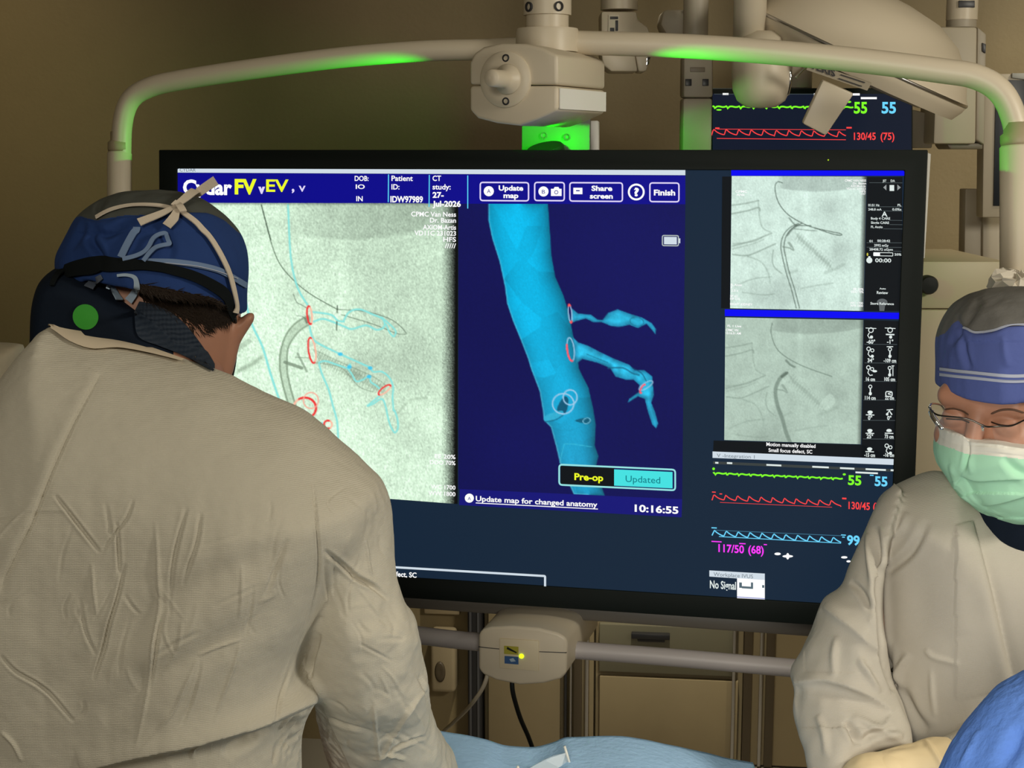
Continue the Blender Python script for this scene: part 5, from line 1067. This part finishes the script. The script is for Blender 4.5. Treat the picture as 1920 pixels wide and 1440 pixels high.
# cap
cpoly = [(116, 520), (113, 482), (122, 456), (137, 430), (153, 402), (178, 380), (205, 367), (240, 359), (290, 356), (345, 363), (385, 378), (422, 408), (446, 440), (459, 474), (462, 505), (460, 540), (452, 640), (380, 700), (250, 710), (140, 640)]
hl2 = Grid(W(80, 640, HD) + [-.02, -.15, -.04], W(490, 340, HD) + [.02, .15, .02], .0032)
f = hl2.inflate(cpoly, lambda y: HD, .098, .112)
hem = np.array([(40, 540), (112, 530), (190, 520), (262, 531), (330, 548), (398, 560), (424, 578), (446, 600), (520, 620), (520, 900), (40, 900)], float)
hw = W(hem[:, 0], hem[:, 1], HD - .05); f = np.maximum(f, poly_sd(hw[:, [0, 2]], hl2.X2, hl2.Z2)[:, None, :])
cap = hl2.net(f, 'surgical_cap', [M_capb, M_capg], man, 2, 1)
seamx = np.array([110, 150, 180, 240, 300, 335, 360, 390, 420, 450, 470]); seamy = np.array([430, 405, 412, 404, 402, 396, 398, 398, 412, 440, 480])
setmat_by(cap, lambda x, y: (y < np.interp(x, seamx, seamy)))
crinkle(cap, .0020, 26); folds(cap, [([(152, 406), (180, 414), (240, 405), (300, 403), (335, 398), (390, 399), (425, 414)], -.004, 4, 'step'), ([(180, 420), (172, 450), (188, 478), (195, 500)], .006, 7, 'valley'), ([(130, 470), (150, 440), (165, 420)], .004, 8, 'valley'), ([(240, 420), (200, 440), (178, 430)], .004, 7, 'valley'), ([(200, 365), (185, 390), (190, 405)], .003, 6, 'valley'), ([(300, 420), (320, 470), (300, 500)], .003, 9, 'valley')])
T_ = bvh([man, cap, collar, gown])
hairpoly = [(255, 530), (300, 538), (350, 548), (400, 558), (424, 578), (432, 596), (421, 602), (400, 612), (385, 628), (366, 622), (345, 606), (305, 576), (262, 556)]
dens = lambda x, y: np.clip(1.0 - (y - np.interp(x, [255, 305, 350, 400, 430], [540, 548, 560, 580, 600])) / 46, .12, 1)
strands(T_, hairpoly, 3000, (.75, .6), .009, 'hair', M_hair, man, dens)
band = ribbon(T_, [(99, 540), (106, 524), (120, 512), (140, 506), (188, 497), (222, 497), (265, 498), (305, 503), (353, 514), (396, 535), (421, 557), (434, 596)], 18, 'elastic_strap', M_strap, man, .004, HD - .1, widths=[8, 12, 24, 34, 26, 18, 18, 20, 24, 20])
T2_ = bvh([man, cap, collar, gown, band])
ribbon(T_, [(272, 491), (340, 493), (400, 504), (430, 518), (459, 535)], 11, 'cap_piping', M_pipe, cap, .002)
ribbon(T_, [(300, 496), (350, 497), (400, 507), (440, 522)], 1.6, 'cap_piping', M_pipew, cap, .0035)
ribbon(T_, [(183, 411), (210, 397), (250, 389), (300, 390), (333, 398)], 9, 'mask_tie', M_tie, man, .0035); ribbon(T_, [(333, 399), (365, 421), (395, 456), (420, 502), (432, 540), (440, 582)], 12, 'mask_tie', M_tie, man, .0045)
bowx = ribbon(T_, [(324, 400), (340, 388), (365, 368), (390, 350), (408, 338)], 16, 'mask_tie_end', M_tie, man, .010, widths=[10, 16, 17, 18]); ribbon(T_, [(336, 398), (300, 411), (262, 425)], 16, 'mask_tie_end', M_tie, man, .008, widths=[8, 14, 17]); ribbon(T_, [(330, 404), (324, 418), (316, 430)], 17, 'mask_tie_end', M_tie, man, .008, widths=[10, 18, 18]); ribbon(T_, [(322, 393), (333, 399), (338, 410)], 15, 'mask_knot', M_tie, man, .011)
ribbon(T_, [(257, 430), (244, 452), (228, 484)], 13, 'cap_tie', M_pipe, man, .004); ribbon(T_, [(232, 488), (262, 481), (278, 470), (290, 450), (306, 443), (317, 450), (313, 462), (296, 467), (282, 478), (270, 492)], 8, 'cap_tie', M_pipe, man, .006)
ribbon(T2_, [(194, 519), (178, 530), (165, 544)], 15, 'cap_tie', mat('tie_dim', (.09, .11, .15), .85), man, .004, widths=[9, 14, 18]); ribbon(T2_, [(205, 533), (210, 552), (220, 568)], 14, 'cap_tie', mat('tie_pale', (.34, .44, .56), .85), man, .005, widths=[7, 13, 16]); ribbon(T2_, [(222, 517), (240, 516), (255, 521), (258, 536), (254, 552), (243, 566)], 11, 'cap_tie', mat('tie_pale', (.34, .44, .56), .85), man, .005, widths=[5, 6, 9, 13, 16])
facing = patch(T_, [(92, 607), (106, 619), (160, 629), (213, 639), (274, 655), (343, 679)], [(94, 621), (130, 645), (172, 659), (219, 657), (274, 666), (340, 682)], 26, 5, .0035, 'neckline_facing', M_lining, gown)
patch(T_, [(262, 566), (285, 570), (312, 580), (345, 607), (378, 650), (403, 692)], [(250, 590), (258, 632), (300, 652), (340, 668), (372, 686), (398, 700)], 24, 12, .0025, 'quilted_panel', M_navyq, collar)
h = hit(T_, 161, 594); solo('green_dot_sticker', lathe(np.array(h[0]) + np.array(h[1]) * .0004, h[1], [(.0132, 0), (.0132, .0012), (.0005, .0014)], 36), M_greendot, collar, False)
Tq = bvh([o for o in collar.children if o.type == 'MESH'] + [collar]); tri = []
for x, y in ((367, 668), (375, 692), (358, 689)): hh = hit(Tq, x, y); tri.append(np.array(hh[0]) - np.array([0, .002, 0]) if hh[0] is not None else W(x, y, 1.53))
solo('warning_label', prism(tri, np.array([0, .0012, 0])), M_yellow, collar)
solo('glasses_cord', tube(smoothpoly([W(441, 596, HD - .03), W(443, 640, HD + .01), W(440, 680, HD + .02), W(433, 712, HD + .02), W(424, 730, HD + .03)], 5), .0018, 8), M_black, man, True)

# ------------------------------------------------------------------ right person, facing us and looking down
psi, th, rl = math.radians(41), math.radians(16), math.radians(3)
f0 = np.array([-math.sin(psi), -math.cos(psi), 0]); hf = math.cos(th) * f0 - math.sin(th) * np.array([0, 0, 1.]); hr = np.array([math.cos(psi), -math.sin(psi), 0]); hu = np.cross(hf, hr)
hr, hu = hr * math.cos(rl) - hu * math.sin(rl), hu * math.cos(rl) + hr * math.sin(rl)
E0 = W(1832, 790, 1.864); Hc = E0 - hf * .082
H = lambda a, b, c_: Hc + hr * a + hf * b + hu * c_
gr = Grid(Hc - [.125, .15, .17], Hc + [.125, .15, .16], .0026); fr = (hr, hf, hu)
f = gr.ell(H(0, -.010, .030), (.069, .086, .078), fr); f = smin(f, gr.ell(H(0, .012, -.02), (.066, .072, .085), fr), .02); f = smin(f, gr.ell(H(0, .035, -.075), (.050, .050, .045), fr), .03)
f = smin(f, gr.cone(H(-.045, .066, .022), H(.045, .066, .022), .014, .014), .018)                     # brow
for s in (-1, 1):
    f = -smin(-f, gr.ell(H(s * .034, .098, .000), (.021, .022, .013), fr), .010)                        # socket
    f = smin(f, gr.ell(H(s * .034, .0735, -.003), (.0165, .0135, .0125), fr), .004)                     # lidded eyeball
    f = smin(f, gr.ell(H(s * .042, .060, -.038), (.026, .022, .022), fr), .02)                          # cheek
    f = smin(f, gr.ell(H(s * .064, -.016, -.010), (.010, .020, .032), fr), .006)                        # ear
f = smin(f, gr.cone(H(0, .080, .010), H(0, .104, -.034), .0085, .013), .012); f = smin(f, gr.cone(H(-.012, .092, -.040), H(.012, .092, -.040), .009, .009), .008)
f = smin(f, gr.cone(H(-.016, .078, -.070), H(.016, .078, -.070), .007, .007), .008); f = smin(f, gr.cone(H(0, -.02, -.06), H(0, -.045, -.165), .056, .058), .03)
head2 = gr.net(f, 'head_', M_skin, None, 1)
nb = H(0, -.045, -.15); cx2 = float(W(1905, 1200, 1.97)[0])
br = Grid((cx2 - .36, 1.62, -.01), (cx2 + .36, 2.25, nb[2] + .03), .012)
f = br.cone((cx2, 2.0, .98), (cx2, 2.01, 1.22), .105, .10); f = smin(f, br.cone((cx2, 2.03, 1.2), nb + [0, .02, 0], .06, .046), .02); f = smin(f, br.cone((cx2, 1.98, .90), (cx2, 1.98, 1.0), .13, .115), .05)
for s in (-1, 1): f = smin(f, shoe_leg(br, (cx2 + s * .08, 1.98, .86), (cx2 + s * .09, 1.98, .48), (cx2 + s * .10, 2.0, .09), (cx2 + s * .12, 1.86, .04)), .02)
s_r, e_r, w_r = W(1722, 1010, 2.0), W(1572, 1268, 1.925), W(1575, 1455, 1.815)
f = smin(f, br.cone((cx2 - .04, 2.02, 1.2), s_r, .04, .036), .02); f = smin(f, br.cone(s_r, e_r, .036, .032), .01); f = smin(f, br.cone(e_r, w_r, .038, .027), .02)
s_l = np.array([cx2 + .17, 2.0, s_r[2]]); e_l = np.array([cx2 + .22, 1.90, e_r[2]]); w_l = W(1700, 1468, 1.765)
f = smin(f, br.cone((cx2 + .04, 2.02, 1.2), s_l, .04, .036), .02); f = smin(f, br.cone(s_l, e_l, .038, .034), .01); f = smin(f, br.cone(e_l, w_l, .038, .030), .02)
body2 = br.net(f, 'body_', M_skin, None, 2)
wom = tag(joined('person', [head2, body2], M_skin), 'person at right edge in blue cap, glasses and green mask looking down', 'person')
# gown
dR = dint((850, 1.97), (1100, 1.97), (1440, 1.965), (2400, 1.98))
rg = Grid((cx2 - .36, 1.70, .30), (cx2 + .34, 2.14, 1.44), .0050)
tp = [(1752, 888), (1720, 900), (1670, 926), (1648, 957), (1642, 1010), (1640, 1200), (1640, 1400), (1635, 1900), (1615, 2400), (2180, 2400), (2180, 1500), (2190, 1060), (2150, 955), (2085, 905), (2040, 885), (2010, 900), (1970, 925), (1905, 935), (1850, 930), (1815, 912), (1790, 895), (1775, 886)]
f = rg.inflate(tp, dR, .11, .125)
dS = dint((900, 1.955), (1000, 1.94), (1150, 1.915), (1270, 1.90), (1400, 1.84), (1520, 1.79))
ap = [(1690, 905), (1664, 930), (1645, 957), (1622, 1008), (1594, 1068), (1579, 1106), (1546, 1130), (1526, 1180), (1502, 1230), (1482, 1270), (1489, 1300), (1488, 1345), (1500, 1400), (1514, 1445), (1528, 1500), (1590, 1500), (1600, 1440), (1632, 1405), (1706, 1392), (1692, 1322), (1668, 1260), (1656, 1180), (1654, 1090), (1668, 1000)]
f = smin(f, rg.inflate(ap, dS, .068, .075), .006)
f = smin(f, rg.cone((cx2 + .17, 1.97, s_r[2] - .01), (cx2 + .21, 1.90, e_r[2]), .075, .07), .04); fa = rg.cone((cx2 + .21, 1.90, e_r[2]), W(1785, 1456, 1.78), .066, .049); f = smin(f, fa, .02)
gown2 = rg.net(f, 'surgical_gown', M_gownr, wom, 3, 1)
crinkle(gown2, .0018, 13); crinkle(gown2, .003, 20, lambda x, y: np.clip((1700 - x) / 60, 0, 1) * np.clip((y - 1100) / 120, 0, 1), (1, 1, .8))
folds(gown2, [([(1640, 985), (1646, 1060), (1650, 1150), (1653, 1220), (1664, 1262), (1680, 1296)], .020, 7, 'valley'), ([(1827, 975), (1845, 1045), (1862, 1110), (1880, 1190), (1903, 1290)], -.014, 7, 'step'), ([(1733, 1060), (1732, 1130), (1736, 1200)], .003, 24, 'valley'), ([(1790, 1050), (1795, 1120), (1800, 1190)], .003, 22, 'ridge'),
     ([(1542, 1138), (1570, 1160), (1600, 1182), (1648, 1226)], .008, 7, 'step'), ([(1487, 1282), (1539, 1277), (1575, 1284), (1608, 1296), (1640, 1312), (1674, 1334)], .014, 6, 'step'), ([(1594, 1090), (1615, 1110), (1638, 1150)], .006, 6, 'valley'), ([(1612, 1232), (1625, 1260), (1650, 1300)], .007, 6, 'ridge'), ([(1566, 1190), (1562, 1230), (1564, 1270)], .005, 7, 'ridge'),
     ([(1650, 1080), (1690, 1052), (1715, 1025), (1740, 975)], .006, 8, 'valley'), ([(1628, 1000), (1632, 1050), (1640, 1100)], .005, 5, 'ridge'), ([(1678, 1290), (1690, 1250), (1705, 1225)], .006, 7, 'ridge'), ([(1665, 1205), (1672, 1260), (1680, 1290)], .007, 6, 'valley'), ([(1735, 1215), (1750, 1232), (1800, 1245)], .004, 5, 'ridge'), ([(1690, 1290), (1712, 1340), (1742, 1375)], .009, 10, 'valley'), ([(1745, 1250), (1748, 1300), (1752, 1345)], .004, 5, 'ridge'),
     ([(1585, 1350), (1600, 1375), (1610, 1400)], .009, 7, 'valley'), ([(1600, 1340), (1660, 1372), (1694, 1382)], .007, 8, 'ridge'), ([(1610, 1395), (1640, 1375), (1680, 1368)], .007, 7, 'valley'), ([(1530, 1340), (1545, 1375), (1550, 1420)], .006, 7, 'ridge'), ([(1700, 960), (1690, 990), (1660, 1010)], .004, 7, 'ridge')])
# collar, cap, mask
nc = H(0, -.025, -.125)
autosmooth(solo('thyroid_collar', lathe(W(1905, 1000, 1.93), (0, -.12, 1), [(.064, 0), (.066, .01), (.066, .03), (.062, .05), (.056, .05)], 40), M_navy, wom), 60)
rc = Grid(W(1740, 870, 1.92) + [-.02, -.15, -.02], W(2040, 530, 1.92) + [.02, .15, .02], .0032)
f = rc.inflate([(1766, 860), (1763, 740), (1763, 690), (1766, 640), (1778, 605), (1800, 573), (1830, 553), (1870, 542), (1918, 538), (1962, 545), (1998, 570), (2018, 610), (2024, 680), (2022, 760), (2015, 860)], lambda y: 1.92, .055, .108)
hem = np.array([(1600, 736), (1764, 742), (1800, 750), (1835, 756), (1880, 755), (1920, 751), (1980, 744), (2100, 735), (2100, 1000), (1600, 1000)], float); hw = W(hem[:, 0], hem[:, 1], 1.83)
f = np.maximum(f, poly_sd(hw[:, [0, 2]], rc.X2, rc.Z2)[:, None, :]); cap2 = rc.net(f, 'surgical_cap', [M_capr, M_caprg], wom, 2, 1)
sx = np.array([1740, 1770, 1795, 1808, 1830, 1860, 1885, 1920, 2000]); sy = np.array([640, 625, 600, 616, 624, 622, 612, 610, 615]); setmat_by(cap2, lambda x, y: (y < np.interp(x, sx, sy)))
crinkle(cap2, .0018, 28); folds(cap2, [([(1806, 616), (1830, 625), (1862, 622), (1890, 612), (1920, 610)], -.004, 3, 'step'), ([(1806, 622), (1808, 660), (1820, 695)], .004, 6, 'valley'), ([(1792, 590), (1800, 620), (1782, 650)], .003, 6, 'valley'), ([(1880, 630), (1884, 665), (1890, 690)], .003, 7, 'ridge'), ([(1840, 560), (1815, 600), (1806, 616)], .003, 8, 'valley')])
Tc = bvh([cap2]); ribbon(Tc, [(1764, 697), (1800, 701), (1850, 706), (1900, 710), (1960, 706)], 16, 'cap_piping', M_pipew, cap2, .0012, 1.85); ribbon(Tc, [(1764, 697), (1800, 701), (1850, 706), (1900, 710), (1960, 706)], 4, 'cap_piping', M_capr, cap2, .0030, 1.85); ribbon(Tc, [(1808, 617), (1830, 625), (1862, 622), (1890, 613), (1925, 611)], 4, 'cap_piping', M_pipew, cap2, .0025, 1.85)
rm = Grid(W(1735, 990, 1.9) + [-.02, -.15, -.03], W(2030, 720, 1.9) + [.02, .12, .02], .0028)
f = rm.inflate([(1766, 740), (1762, 808), (1757, 846), (1761, 872), (1774, 892), (1798, 927), (1820, 946), (1845, 962), (1890, 977), (1930, 971), (1975, 935), (2005, 880), (2012, 835), (2000, 740)], lambda y: 1.905, .062, .098)
ct = np.array([(1600, 600), (2150, 600), (2150, 840), (1985, 838), (1920, 833), (1865, 827), (1818, 825), (1808, 819), (1788, 816), (1762, 809), (1600, 795)], float); cw = W(ct[:, 0], ct[:, 1], 1.84)
f = np.maximum(f, poly_sd(cw[:, [0, 2]], rm.X2, rm.Z2)[:, None, :]); mask = rm.net(f, 'surgical_mask', [M_maskg, M_maskw], wom, 2, 1)
mx_, my_ = np.array([1750, 1762, 1790, 1813, 1850, 1920, 2010]), np.array([825, 834, 842, 852, 853, 861, 866]); setmat_by(mask, lambda x, y: (y < np.interp(x, mx_, my_)))
crinkle(mask, .0016, 30); folds(mask, [([(1814, 824), (1814, 850), (1806, 885)], .004, 4, 'valley'), ([(1802, 892), (1830, 901), (1870, 900), (1930, 897)], .007, 5, 'step'), ([(1802, 894), (1822, 928), (1850, 958)], -.005, 5, 'step'), ([(1842, 948), (1880, 942), (1930, 928)], .006, 5, 'step'), ([(1820, 855), (1822, 890)], .003, 5, 'ridge'), ([(1880, 856), (1905, 880), (1940, 900)], .004, 8, 'valley'), ([(1780, 870), (1800, 915), (1842, 950)], .004, 5, 'ridge'), ([(1818, 834), (1860, 836), (1925, 844)], .0015, 2, 'valley'), ([(1818, 848), (1860, 850), (1925, 857)], .0015, 2, 'valley')])
# face details
Tf = bvh([wom])
def onface(P, lift=.0008, d=1.85):
    out = []
    for x, y in smoothpoly(P, 5):
        h = hit(Tf, x, y); out.append(np.array(h[0]) - np.array([0, lift, 0]) if h[0] is not None and h[0].y < 1.93 else W(x, y, out[-1][1] if out else d))
    return np.array(out)
for P in ([(1774, 785), (1790, 786), (1804, 787), (1817, 792)], [(1858, 791), (1872, 796), (1888, 798), (1902, 796), (1912, 792)]): solo('eyelash', tube(onface(P), .0010, 6), M_hair, wom, True)
for P in ([(1772, 768), (1788, 766), (1804, 770), (1816, 778)], [(1858, 776), (1876, 769), (1898, 768), (1920, 774)]): solo('eyebrow', tube(onface(P, .0002), [.0006] + [.0014] * (len(smoothpoly(P, 5)) - 2) + [.0006], 6), mat('eyebrow_brown', (.10, .05, .03), .7), wom, True)
gls = [W(1742, 764, 1.835), W(1758, 778, 1.81), W(1800, 783, 1.795), W(1822, 788, 1.79), W(1846, 799, 1.785), W(1862, 800, 1.785), W(1880, 799, 1.79), W(1898, 798, 1.80), W(1925, 786, 1.825), W(1950, 780, 1.85)]
glo = solo('eyeglasses', tube(smoothpoly(gls, 6), .0011, 8), mat('frame_gunmetal', (.10, .09, .08), .25, metal=1), wom, True)
for P in ([(1747, 768, 1.825), (1800, 784, 1.795), (1843, 799, 1.787), (1841, 822, 1.788), (1820, 836, 1.79), (1785, 830, 1.80), (1760, 812, 1.815)], [(1864, 800, 1.786), (1898, 798, 1.80), (1930, 788, 1.828), (1938, 815, 1.835), (1915, 842, 1.815), (1880, 840, 1.795), (1866, 824, 1.788)]):
    q = np.array([W(*p) for p in P]); qs = smoothpoly(q, 4, True); solo('lens', prism(qs, np.array([0, .0016, 0])), M_lens, glo)
solo('temple_arm', tube(smoothpoly([W(1742, 764, 1.835), W(1748, 757, 1.85), W(1764, 760, 1.90), W(1772, 772, 1.97)], 5), .0013, 8), M_chrome, glo, True)
solo('lens_edge', tube(smoothpoly([W(1744, 764, 1.832), W(1748, 778, 1.825), W(1757, 792, 1.818), W(1769, 806, 1.812)], 5), [.0015] * 3 + [.0034] * 8 + [.0024] * 4 + [.001], 10), M_chrome, glo, True)
solo('nose_pad', tube([W(1842, 798, 1.789), W(1843, 806, 1.80)], .0020, 8), M_chrome, glo, True)
# gloved forearm and hands
fg = Grid(W(1560, 1540, 1.76) + [-.04, -.12, -.06], W(1800, 1380, 1.78) + [.03, .14, .06], .004)
a_, b_ = W(1762, 1458, 1.775), W(1632, 1476, 1.75); f = fg.cone(a_, b_, .0505, .040); gc = fg.net(f, 'glove_cuff', M_glove, wom, 1, 1); crinkle(gc, .002, 30); folds(gc, [([(1733, 1385), (1750, 1410), (1768, 1440)], .004, 4, 'ridge'), ([(1650, 1408), (1680, 1400), (1720, 1396)], .002, 6, 'valley')])
glove_hand('glove', b_ + np.array([.005, 0, 0]), (-.9, -.15, -.35), (-.2, .2, -.9), M_glove, wom, .45, .036)
glove_hand('glove', W(1580, 1462, 1.795), (.35, -.75, -.35), (.3, -.2, -.9), mat('glove_pale', (.80, .56, .40), .5), wom, .5, .032, -1)

# ================================================================== table, drapes
tb_ = thing('operating_table', 'operating table under the light blue drape at the bottom centre', 'table', (.11, 1.56, 0))
v, f = boxaxes((.11, 1.56, .87), np.array([.17, 0, 0]), np.array([0, .28, 0]), np.array([0, 0, .03])); bevel(mesh('table_top', v, f, M_dark, tb_), .01)
solo('column', lathe((.11, 1.56, .04), (0, 0, 1), [(.09, 0), (.09, .5), (.07, .5), (.07, .80)], 28), M_metal, tb_); v, f = boxaxes((.11, 1.56, .02), np.array([.14, 0, 0]), np.array([0, .24, 0]), np.array([0, 0, .02])); bevel(mesh('foot', v, f, M_metal, tb_), .01)
cp = smoothpoly([(760, 1400), (850, 1415), (905, 1427), (950, 1441), (1000, 1444), (1040, 1434), (1062, 1424), (1090, 1423), (1125, 1420.5), (1170, 1421.5), (1215, 1428), (1270, 1440), (1360, 1462), (1450, 1480)], 5)
wz = W(cp[:, 0], cp[:, 1], 1.86); nx, ny = 110, 90
xs = np.linspace(-.115, .33, nx); yv = np.linspace(1.22, 1.94, ny); V = np.empty((ny, nx, 3)); ridge = np.interp(xs, wz[:, 0], wz[:, 2])
for j, y in enumerate(yv):
    k = np.clip(1 - ((y - 1.86) / .5) ** 2, 0, 1) if y < 1.86 else 1 - ((y - 1.86) / .08) ** 2 * .08
    base = .925
    for i, x in enumerate(xs):
        n_ = mnoise.noise(Vector((x * 14, y * 9, 1.3))) + .6 * mnoise.noise(Vector((x * 34, y * 26, 4.1)))
        V[j, i] = (x, y, base + (ridge[i] - base) * k + .004 * n_ * (1 if y < 1.8 else .4))
Vs = [V.reshape(-1, 3)]; Fc = [[j * nx + i, j * nx + i + 1, (j + 1) * nx + i + 1, (j + 1) * nx + i] for j in range(ny - 1) for i in range(nx - 1)]
rim = [i for i in range(nx)] + [j * nx + nx - 1 for j in range(1, ny)] + [(ny - 1) * nx + i for i in range(nx - 2, -1, -1)] + [j * nx for j in range(ny - 2, 0, -1)]
prev = rim; nn = nx * ny; flat = V.reshape(-1, 3); cen = np.array([.11, 1.58, 0])
for lv, zf in enumerate((.97, .9, .75, .6, .42)):
    ring_ = []
    for q, r_ in enumerate(rim):
        p = flat[r_].copy(); out = (p - cen); out[2] = 0; out /= np.linalg.norm(out); fl = .008 + .012 * lv / 4 * (1 + math.sin(q * .35)); p = p + out * fl * (lv + 1) / 3; p[2] = flat[r_][2] * zf if lv else flat[r_][2] - .012
        ring_.append(p)
    Vs.append(np.array(ring_)); cur = list(range(nn, nn + len(rim))); nn += len(rim)
    Fc += [[prev[i], prev[(i + 1) % len(rim)], cur[(i + 1) % len(rim)], cur[i]] for i in range(len(rim))]; prev = cur
dp = mesh('table_drape', np.concatenate(Vs), Fc, M_drape, None, True)
tag(dp, 'light blue disposable drape bulging over the table at the bottom centre', 'drape')
a_, b_ = W(1058.5, 1399, 1.85), W(1072, 1436, 1.85)
tag(solo('plastic_rod', tube([a_, b_ - np.array([0, 0, .006])], .0017, 10), mat('rod_white', (.80, .78, .70), .4), None, True), 'thin white plastic rod sticking up out of the light blue drape', 'rod')
q = [W(*p) for p in ((992, 1441, 1.845), (1020, 1425, 1.85), (1038, 1417, 1.85), (1061, 1411.5, 1.852), (1069, 1430, 1.852), (1052, 1441, 1.845))]
tag(solo('plastic_sheet', prism(q, np.array([0, .0012, 0])), M_sheet, None), 'folded see-through plastic sheet lying against the white rod', 'plastic sheet')
a_ = W(971, 1437, 1.80); tag(solo('plastic_tip', lathe(a_ - np.array([0, 0, .012]), (0, 0, 1), [(.003, 0), (.0025, .009), (.0015, .0125), (.0003, .013)], 12), mat('rod_white', (.8, .78, .7), .4), None, True), 'tiny white plastic tip poking over the drape left of the clear sheet', 'plastic tip')
# blue cloth, bottom right
st = W(1980, 1800, 1.50)
gb = Grid((st[0] - .22, 1.33, -.0), (st[0] + .16, 1.67, 1.24), .008)
f = gb.inflate([(1960, 1268), (1922, 1287), (1895, 1300), (1864, 1330), (1839, 1362), (1811, 1398), (1785, 1440), (1745, 1540), (1720, 1800), (1700, 3070), (2200, 3070), (2200, 1500), (2150, 1310), (2050, 1262)], lambda y: 1.50, .085, .11)
cl = gb.net(f, 'blue_cloth', M_bluecloth, None, 2, 1); crinkle(cl, .004, 9); crinkle(cl, .0016, 40); folds(cl, [([(1838, 1366), (1822, 1400), (1798, 1445)], .004, 5, 'ridge'), ([(1915, 1360), (1900, 1400), (1870, 1450)], .006, 14, 'valley')])
tag(cl, 'bright blue cloth draped over a tall mound in the bottom right corner', 'cloth')
